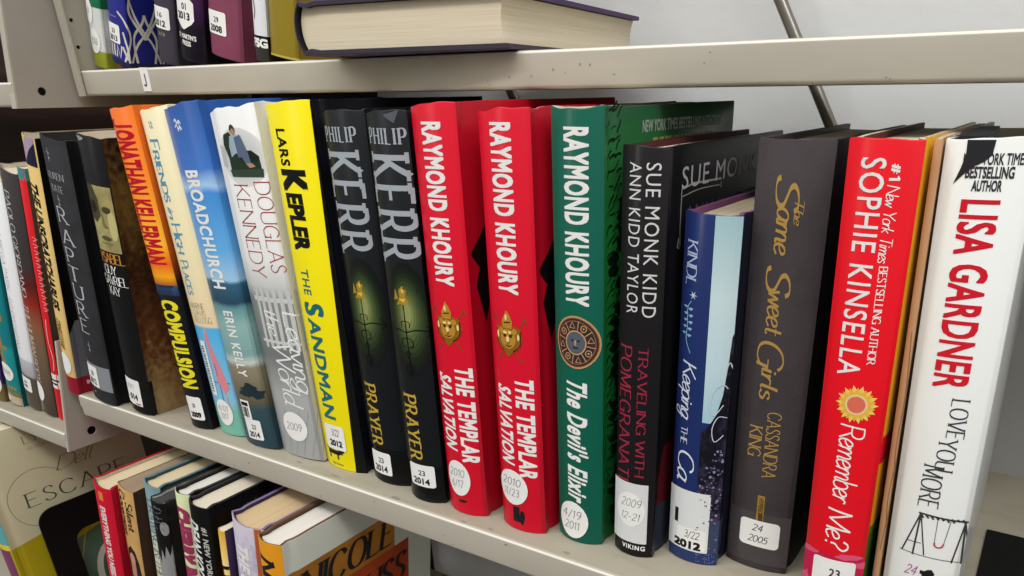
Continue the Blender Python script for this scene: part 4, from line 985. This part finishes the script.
book('novel', 'white book with thin grey capitals leaning in the left bay', -.6150, .0050, Z0, 26, 232, 150, 3.5, 17.8, spine=gloss('#e8e9ec', ramp=[(0, '#5a5046'), (.16, '#5d5348'), (.17, '#a9a7b0'), (.24, '#c3c2cc'), (.25, '#e8e9ec'), (1, '#eceef1')]), right=gloss('#dcdde2'), edge=mat('#cfcfcc'), group=LB,
     art=[(down(pen('NORUMBEGA PARK', **SLIM), 9, 15, 208, 128), ink('#8e8f96'), 1), (down(pen('ANTHONY GIARDINA', **SLIM), 8, 14, 122, 66), ink('#8e8f96'), 1)],
     stickers=[dict(shape=rrect(6, 20, 20, 36, 1.5), print=[(rect(9, 24, 15, 27) + rect(10, 29, 15, 31), PENCIL)])])
book('novel', 'teal book with ochre lettering and a frayed white foot, leaning at the photo edge', -.6450, .002, Z0, 25.5, 236, 150, 4, 18.3, spine=gloss('#12858a', ramp=[(0, '#c9b9a8'), (.04, '#c9b9a8'), (.045, '#8a7a34'), (.06, '#8a7a34'), (.065, '#16898f'), (.28, '#1b979c'), (.3, '#157d86'), (1, '#138089')]), right=gloss('#0e6c72'), edge=mat('#cdd4d0'), group=LB,
     art=[(down(pen('River of Smoke', w=.15, thin=.1, serif=.04, space=.06), 8, 20, 190, 48), ink('#b08a34'), 1), (rect(12, 18, 15, 22) + rect(16, 18, 18.5, 22) + rect(19.5, 18, 22, 22), ink('#b08a34'), 1), (blob(8, 5, 4, 4, 9, .4, 2), ink('#e8ddd4'), 1)],
     stickers=[round_label(13, 38, 9, 10.5, ['2018'])])
book('novel', 'purple book with a gold foot and a round white sticker at the photo edge', -.6770, .000, Z0, 26, 232, 150, 4, 18.6, spine=gloss('#43307a', ramp=[(0, '#7d6a3c'), (.09, '#7d6a3c'), (.095, '#43307a'), (1, '#3f2d74')]), edge=mat('#b9b0c4'), group=LB,
     stickers=[round_label(17, 22, 8, 14, ['2017'])])
# left bay, top shelf
book('novel', 'navy book with a white label and orange tab on the left bay top shelf', -.548, .048, .2587, 28, 235, 150, 3, 4, spine=gloss('#1e2742', ramp=[(0, '#3a5a8a'), (.05, '#46679a'), (.055, '#1e2742'), (1, '#222c4a')]), edge=mat('#bbb'), group='books on the left bay top shelf',
     art=[(rect(15, 17, 23, 23) , ink('#e08a3c'), 1), (poly([(10, 0), (28, 0), (28, 8), (22, 12)]), ink('#6f8fc0'), 2)], stickers=[dict(shape=rrect(12, 24, 26, 44, 1.5), print=[(rect(15, 28, 22, 30) + rect(16, 34, 22, 36), INK)])])

# ------------------------------------------------------------------ upper shelf
UP = 'upright books on the upper shelf'
ZU = .2674; YU = .0840
book('paperback', 'white book with a green foot and round stickers at the upper shelf end', -.4870, YU + .004, ZU, 20, 225, 120, 2.5, 14, spine=gloss('#dfe2e0', ramp=[(0, '#8f962c'), (.055, '#9aa234'), (.06, '#dfe2e0'), (.2, '#d4d9d4'), (.202, '#1e6a48'), (.26, '#247a52'), (.262, '#d9dcda'), (1, '#e6e8e6')]), edge=mat('#ddd'), group=UP, hard=False,
     stickers=[round_label(9.5, 20, 6.5, 9.5, ['2016']), round_label(6, 42, 5.5, 10, ['84'])])
book('paperback', 'thin grey book with a brown foot beside the deep blue book', -.4640, YU + .010, ZU, 7, 225, 120, 1.5, 16, spine=gloss('#5a5648', ramp=[(0, '#7a4632'), (.06, '#7a4632'), (.065, '#8c8c80'), (.3, '#3c3e36'), (1, '#6d7064')]), edge=mat('#ccc'), group=UP, hard=False, stickers=[round_label(3.5, 30, 3.4, 9, [' '])])
lt = ink('#d9d5c6')
lat = []
for s in (-1, 1):
    lat += line([(38 + s * 7, 4), (38 + s * 9, 22), (38 + s * 2, 34), (38, 40)], 1.9) + line([(38, 22), (38 + s * 5, 30), (38 + s * 12, 42), (38 + s * 9, 54), (38, 62)], 2.0) + line([(38 + s * 12, 4), (38 + s * 6, 18), (38, 26), (38 - s * 6, 36), (38 - s * 12, 52)], 1.7)
    lat += line([(38 + s * 14, 4), (38 + s * 15, 14), (38 + s * 18, 26)], 1.6) + line([(38 + s * 18, 4), (38 + s * 12, 22), (38 + s * 16, 34), (38 + s * 22, 40)], 1.6)
book('novel', 'deep blue novel with a white interlaced design on the upper shelf', -.4525, YU + .001, ZU, 24, 230, 150, 2.5, 17, spine=gloss('#2b2f8a', rough=.3), right=gloss('#20257a', rough=.3), edge=mat('#445'), group=UP,
     art=[(lat, lt, 1), (rect(-2, 0, 120, 4), ink('#23264a'), 2), (rect(2, 35, 14, 35.7), ink('#7d80bb'), 1), (poly([(5, 48), (8, 48), (7, 54)]), ink('#b03a78'), 1),
          (rect(4, 6, 6, 15) + rect(8, 6, 10, 15) + line([(12, 6), (13, 15), (16, 6), (18, 15)], 1.6, False) + line([(19, 15), (23, 6)], 1.8, False), lt, 3)],
     stickers=[date_label(0, 16, 17, 30, '23', '2013')])
book('novel', 'dark violet-grey novel with a white date sticker on the upper shelf', -.3880, YU + .002, ZU, 23.5, 228, 150, 4, 14.2, spine=mat('#45404c', rough=.55, noise=(40, '#3c3843')), edge=mat('#333'), group=UP,
     art=[(rect(8, 19, 10, 21.5) + rect(11, 19, 12, 21.5) + rect(13, 19, 15, 21.5), ink('#8a7f5c'), 1)], stickers=[date_label(1, 24, 20, 39, '16', '2012')])
book('novel', 'black and plum novel with a shield-shaped white sticker on the upper shelf', -.3560, YU, ZU, 30, 232, 150, 4.5, 14, spine=gloss('#1c1622', ramp=[(0, '#15101c'), (.1, '#1b1322'), (.16, '#3d1d48'), (.3, '#4a2356'), (1, '#231a2c')], noise=(40, .05)), edge=mat('#333'), group=UP,
     art=[(sacross("ST. MARTIN'S", 3, 24, 14.5, 17.5, .03), W_, 1), (sacross('PRESS', 9, 19, 10, 13, .03), W_, 1)],
     stickers=[dict(shape=[[(3, 26), (7, 24), (10, 21.5), (13, 20.5), (16, 22), (21, 25), (23.5, 28), (23.5, 39), (20, 42), (7, 42), (2.5, 40)]], print=[(sacross('01', 12, 17, 34, 38, .02), INK), (sacross('2013', 6, 20, 27.5, 32, .03), INK)])])
book('novel', 'dusty maroon cloth novel with a white date sticker on the upper shelf', -.3165, YU - .001, ZU, 36, 228, 155, 4.5, 13, spine=mat('#8a4860', rough=.5, noise=(25, '#7d3f56')), right=mat('#7a3a50', rough=.45), edge=mat('#7d3f56'), group=UP,
     stickers=[date_label(1.5, 14.5, 24, 29.5, '29', '2008')])
book('novel', 'slim white novel with white capitals on its black foot, on the upper shelf', -.2690, YU, ZU, 13.5, 228, 150, 2.5, 10.4, spine=gloss('#e4e6ea', ramp=[(0, '#3a3634'), (.035, '#3a3634'), (.036, '#15171c'), (.066, '#15171c'), (.067, '#e2e4ea'), (1, '#dfe2ea')], stops='CONSTANT'), edge=mat('#ccc'), group=UP,
     art=[(sacross('FSG', 1.5, 13.5, 9, 14, .05), W_, 1), (line([(4, 26), (5.5, 31), (4.6, 37), (6, 44)], .8), ink('#2a2c34'), 1)])
olive = gloss('#8f7c26', rough=.3)
book('novel', 'olive-gold novel upright behind the flat-lying thick book', -.2530, YU + .001, ZU, 28, 225, 140, 2.5, 10.4, spine=olive, right=gloss('#8a7622', rough=.3), edge=mat('#b9a54a'), group=UP,
     art=[(rect(-2, 0, 60, 1.4), ink('#c2ae4c'), 1)])

# thick book lying flat, tail edge to the aisle, spine to the left
th = math.radians(8)
M_ = Matrix(((0, math.cos(th), -math.sin(th), -.170), (0, math.sin(th), math.cos(th), .044), (1, 0, 0, .2678), (0, 0, 0, 1)))
plum = mat('#4b4152', rough=.6, bump=.2, bscale=400)
book('novel', 'thick purple-black hardback lying flat on the upper shelf with its page edges showing', 0, 0, 0, 29, 205, 141, 5, spine=mat('#34303a', rough=.6, bump=.2, bscale=400), right=mat('#4a3560', rough=.5), left=mat('#4a4152', rough=.6), inner=mat('#2b2830'), edge=mat('#3d3844', rough=.7),
     pages=page_mat('#e6dcc6', '#c9bb9e'), matrix=M_, wob=.5, sub=3.5)

# ------------------------------------------------------------------ bottom shelf
LO = 'leaning books on the bottom shelf'
def low(name, label, xt, Y, W, lean, zt=-.035, **k):
    t = math.radians(lean)
    H = (zt + .275 - math.sin(t) * W / 1000) / math.cos(t) * 1000
    H = k.pop('H', H)
    X = xt - H / 1000 * math.sin(t)
    book(name, label, X, Y, -.2748, W, H, k.pop('D', 155), k.pop('b', 4), lean, group=LO, **k)
    return H
CRM = page_mat('#e3d4b4', '#c6b48e')
HH = 245
low('novel', 'red novel with a small orange square and white title among the leaning books', -.4035, -.0440, 24, 15, zt=-.042, spine=gloss('#c4142e'), right=gloss('#a81128'), left=gloss('#b5122a'), inner=mat('#d9c7b0'), edge=gloss('#a51a2e'), pages=CRM,
    art=[(rect(12, 221, 17, 230), ink('#e08a3a'), 1), (sdown('EVERYTHING YOU NEED TO', 11.5, 17, 214, 120, .05, 1.0), ink('#f0d9d8'), 1)])
hairr = ink('#2b1a14')
low('paperback', 'worn tan paperback with a dark-haired woman pictured on its spine', -.3780, -.0385, 21, 14.4, zt=-.042, spine=mat('#c79f64', rough=.55, noise=(30, '#b1874f'), bump=.1), right=gloss('#3a241a'), left=mat('#6a4a3a'), inner=mat('#8a6f58'), edge=mat('#8a5f4a'), pages=page_mat('#a8937a', '#7a6a58'), hard=False, b=2,
    art=[(down(pen('The', **SER), 9.5, 13, 232, 224), ink('#7a5f34'), 1), (down(pen('Silent', w=.16, thin=.08, serif=.04, space=.08), 11, 18, 222, 190), ink('#33261a'), 1), (down(pen('Governess', w=.16, thin=.08, serif=.04, space=.06), 3, 10, 232, 182), ink('#33261a'), 1),
         (poly([(2, 100), (2, 152), (4, 166), (9, 172), (14, 168), (17, 156), (19, 132), (19, 100)]), hairr, 1), (oval(9.4, 157, 3.8, 7.4, 16), ink('#cf9f82'), 2), (poly([(6, 136), (13, 136), (13, 152), (6.4, 152)]), ink('#c08f74'), 2), (oval(8, 159.5, .7, .4, 6) + oval(11, 159.5, .7, .4, 6) + oval(9.6, 153, 1, .5, 6), ink('#6b3a30'), 3)])
low('novel', 'slim blue-grey novel with dark italic title, beside the tan paperback', -.3540, -.0285, 21, 13.8, zt=-.036, spine=mat('#8aa4a6', rough=.45, ramp=[(0, '#d9d2ba'), (.62, '#d4d2bc'), (.72, '#c9d0c4'), (.85, '#9db8ba'), (1, '#6f9096')]), right=mat('#2a3436'), left=mat('#5c7a80'), inner=mat('#3e5558'), edge=mat('#5c7a80'), pages=CRM,
    art=[(down(pen('DRAWING IN THE', w=.1, thin=.05, serif=.05), 7, 15, 226, 140), ink('#39423f'), 1)])
spl = random.Random(4)
low('novel', 'black novel with a ragged grey-white splash on its spine', -.3275, -.0395, 18, 12.2, zt=-.040, spine=gloss('#111112'), right=gloss('#141416'), left=gloss('#111112'), inner=mat('#d8d8d4'), edge=mat('#2a2a2c'), pages=page_mat('#4a4a48', '#3a3a38'), sub=2,
    art=[(poly([(0, 100), (0, 172), (3, 178), (5, 170), (7, 182), (9, 174), (11, 190), (13, 180), (15, 194), (17, 184), (19, 196), (19, 100)]), ink('#9a9c9e'), 1), (oval(15.5, 212, 3, 7, 12), ink('#9a9c9e'), 1),
         (sum((line([(spl.uniform(2, 17), v), (spl.uniform(2, 17), v + spl.uniform(-4, 4))], .7, False) for v in range(206, 236, 2)), []), ink('#6a6c6e'), 1)])
low('novel', 'pale green novel with pink block lettering, beside the splashed black novel', -.3065, -.0300, 18, 11.5, zt=-.031, spine=gloss('#d5dcae', rough=.35), right=BLK, left=BLK, inner=mat('#1a1a1c'), edge=mat('#3a3a34'), pages=page_mat('#e9e6de', '#c9c6be'),
    art=[(sdown('CHERRY BOMB', 3.5, 15, 232, 130, .08, 1.05), ink('#a83a62'), 1)])
low('novel', 'black novel with white slanted author name beside the pale green spine', -.2815, -.0345, 23, 10.8, zt=-.031, spine=gloss('#0f0f11'), right=gloss('#120f0f', rough=.3, ramp=[(0, '#3a1a0e'), (.55, '#5a2c18'), (.72, '#2a1510'), (.84, '#0e0e10'), (1, '#0d0d0f')]), left=BLK, inner=mat('#1a1a1a'), edge=mat('#2e2e30'), pages=page_mat('#e6ddcc', '#c9bea8'), b=5,
    art=[(skew(sdown('DEAN KOONTZ', 5, 14, 229, 150, .035, 1.02), .25, 7), W_, 1), (skew(sdown('#1 NEW YORK TIMES', 17.3, 20.6, 226, 152, .03, 1.05), .25, 17.3), ink('#c9c9c8'), 1), (sacross('#1 NEW YORK TIMES', 23 + 30, 23 + 140, 226, 234, .02, 1.1), ink('#3c3a3a'), 1)])
low('paperback', 'short slim yellow book wedged between the black and lilac novels', -.2495, -.0360, 7.4, 10.2, zt=-.048, spine=gloss('#e2b84a', ramp=[(0, '#d79c2c'), (.7, '#e2b23c'), (.85, '#f0d58a'), (1, '#d9a43a')]), right=gloss('#3a2c4c'), left=gloss('#c99a34'), edge=mat('#54405c'), hard=False, b=2,
    art=[(sdown('LIFE', 2.5, 7, 196, 165, .05, 1.05), ink_b, 1)])
low('novel', 'lilac marbled novel with white lettering, beside the gold-spined novel', -.2370, -.0300, 35, 10.2, zt=-.033, spine=gloss('#c6bfcf', noise=(45, '#6a5a8a', (1, 1, .7), (.42, .7))), right=gloss('#4a3a5c'), left=gloss('#5a4a78'), inner=mat('#3d2f50'), edge=mat('#7a6f94'), pages=page_mat('#d9c09a', '#bfa47c'), b=6,
    art=[(skew(sdown('THE CYCLE', 11, 22, 221, 150, .05, 1.05), .12, 11), W_, 1), (rect(29, 0, 33.5, 240), ink('#c9683a'), 1)])
# gold-spined novel with white cover and orange title blocks
Wg = 25
def gc(y, z):   # cover point from depth (mm) and height above the bottom shelf
    return (Wg + y + 40.0, z + 275.0 - 5)
og = mat('#b5772a', rough=.4, noise=(12, '#8a5a22')); rd = mat('#b0451c', rough=.4, noise=(14, '#8a2f14'))
blocks = [(poly([gc(-36, -60), gc(46, -45), gc(62, -78), gc(66, -104), gc(-20, -125), gc(-44, -72)]), og, 1)]
B1 = [gc(-34, -57), gc(52, -46)]
sp = dict(w=.17, thin=.05, serif=.06, space=.16, slant=.18, cond=.8)
nic = across(pen('NICOLE', **sp), gc(-32, 0)[0], gc(66, 0)[0], gc(0, -87)[1], gc(0, -62)[1])
uss = across(pen('KRAUSS', **sp), gc(-32, 0)[0], gc(80, 0)[0], gc(0, -130)[1], gc(0, -103)[1])
low('novel', 'gold-spined novel with a pale cover printed with orange and red title blocks', -.1945, -.0395, Wg, 8.3, zt=-.033, D=150, spine=gloss('#d48f1e', rough=.35), right=gloss('#c6c9c0', rough=.4), left=gloss('#5b3a26'), inner=mat('#5b4030'), edge=mat('#6b4c34'), pages=page_mat('#ece9e2', '#cfcac0'), b=4.5,
    art=[(rect(gc(-38, 0)[0], gc(0, -98)[1], gc(66, 0)[0], gc(0, -57)[1]), og, 1), (rect(gc(-10, 0)[0], gc(0, -150)[1], gc(82, 0)[0], gc(0, -92)[1]), rd, 2), (nic, INK, 3), (uss, INK, 3),
         (skew(down(pen('NICOLE', w=.22, thin=.08, serif=.06, space=.14), 5, 19, 229, 158), .2, 5), ink_b, 1)])

# cream display book, cover facing along the shelf
We = 28; XE = -.548
def ec(y, z): return (We + y + 49.0, z + 275.0)
cream = mat('#c4bd9c', rough=.5)
slm = dict(w=.07, thin=.035, serif=.05, space=.2)
esc = across(pen('ESCAPE', w=.09, thin=.04, serif=.07, space=.28), ec(-23, 0)[0], ec(83, 0)[0], ec(0, -149)[1], ec(0, -133)[1])
ovl = [ec(18, -121), ec(8, -113), ec(-9, -109), ec(-25, -115), ec(-36, -129), ec(-37, -147), ec(-30, -163), ec(-18, -172), ec(-5, -174), ec(8, -171)]
book('novel', 'cream book with thin spaced capitals inside a drawn loop, behind the black bookend', -.630 - We / 1000, -.0490, -.2748, We, 216, 156, 3, spine=gloss('#4f9aa0', ramp=[(0, '#7a3a62'), (.40, '#7a3a62'), (.405, '#d9c23a'), (.43, '#d9c23a'), (.435, '#5aa2a4'), (1, '#5aa2a4')], stops='CONSTANT'), right=cream, left=cream, edge=mat('#e3dcc4'),
     art=[(poly([ec(-51, -187), ec(-20, -182), ec(20, -174), ec(60, -168), ec(105, -164), ec(105, -274), ec(-51, -274)]), mat('#b0a01a', rough=.5), 1),
          (poly([ec(-4, -218), ec(12, -205), ec(40, -198), ec(100, -204), ec(100, -272), ec(-4, -272)]), mat('#4d6450', rough=.5, noise=(12, '#5b7460')), 2),
          (line([ec(30, -182), ec(16, -215), ec(4, -250)], 1.2), ink('#b5a24a'), 3), (oval(ec(42, 0)[0], ec(0, -262)[1], 22, 40), ink('#d9d6cc'), 3), (oval(ec(42, 0)[0], ec(0, -262)[1], 15, 32), ink('#4d6450'), 4),
          (line(ovl, .45), ink('#77755a'), 1), (esc, ink('#555442'), 1),
          (across(pen('Dell', w=.055, thin=.03, slant=.35, space=.05), ec(14, 0)[0], ec(57, 0)[0], ec(0, -120)[1], ec(0, -105)[1]), ink('#6f6d52'), 1),
          (across(pen('LYS', **slm), ec(-7, 0)[0], ec(17, 0)[0], ec(0, -80)[1], ec(0, -72)[1]), ink('#5a5640'), 1), (across(pen('AUTHOR OF', **slm), ec(-5, 0)[0], ec(28, 0)[0], ec(0, -88)[1], ec(0, -85)[1]), ink('#7a7660'), 1)], wob=.2)
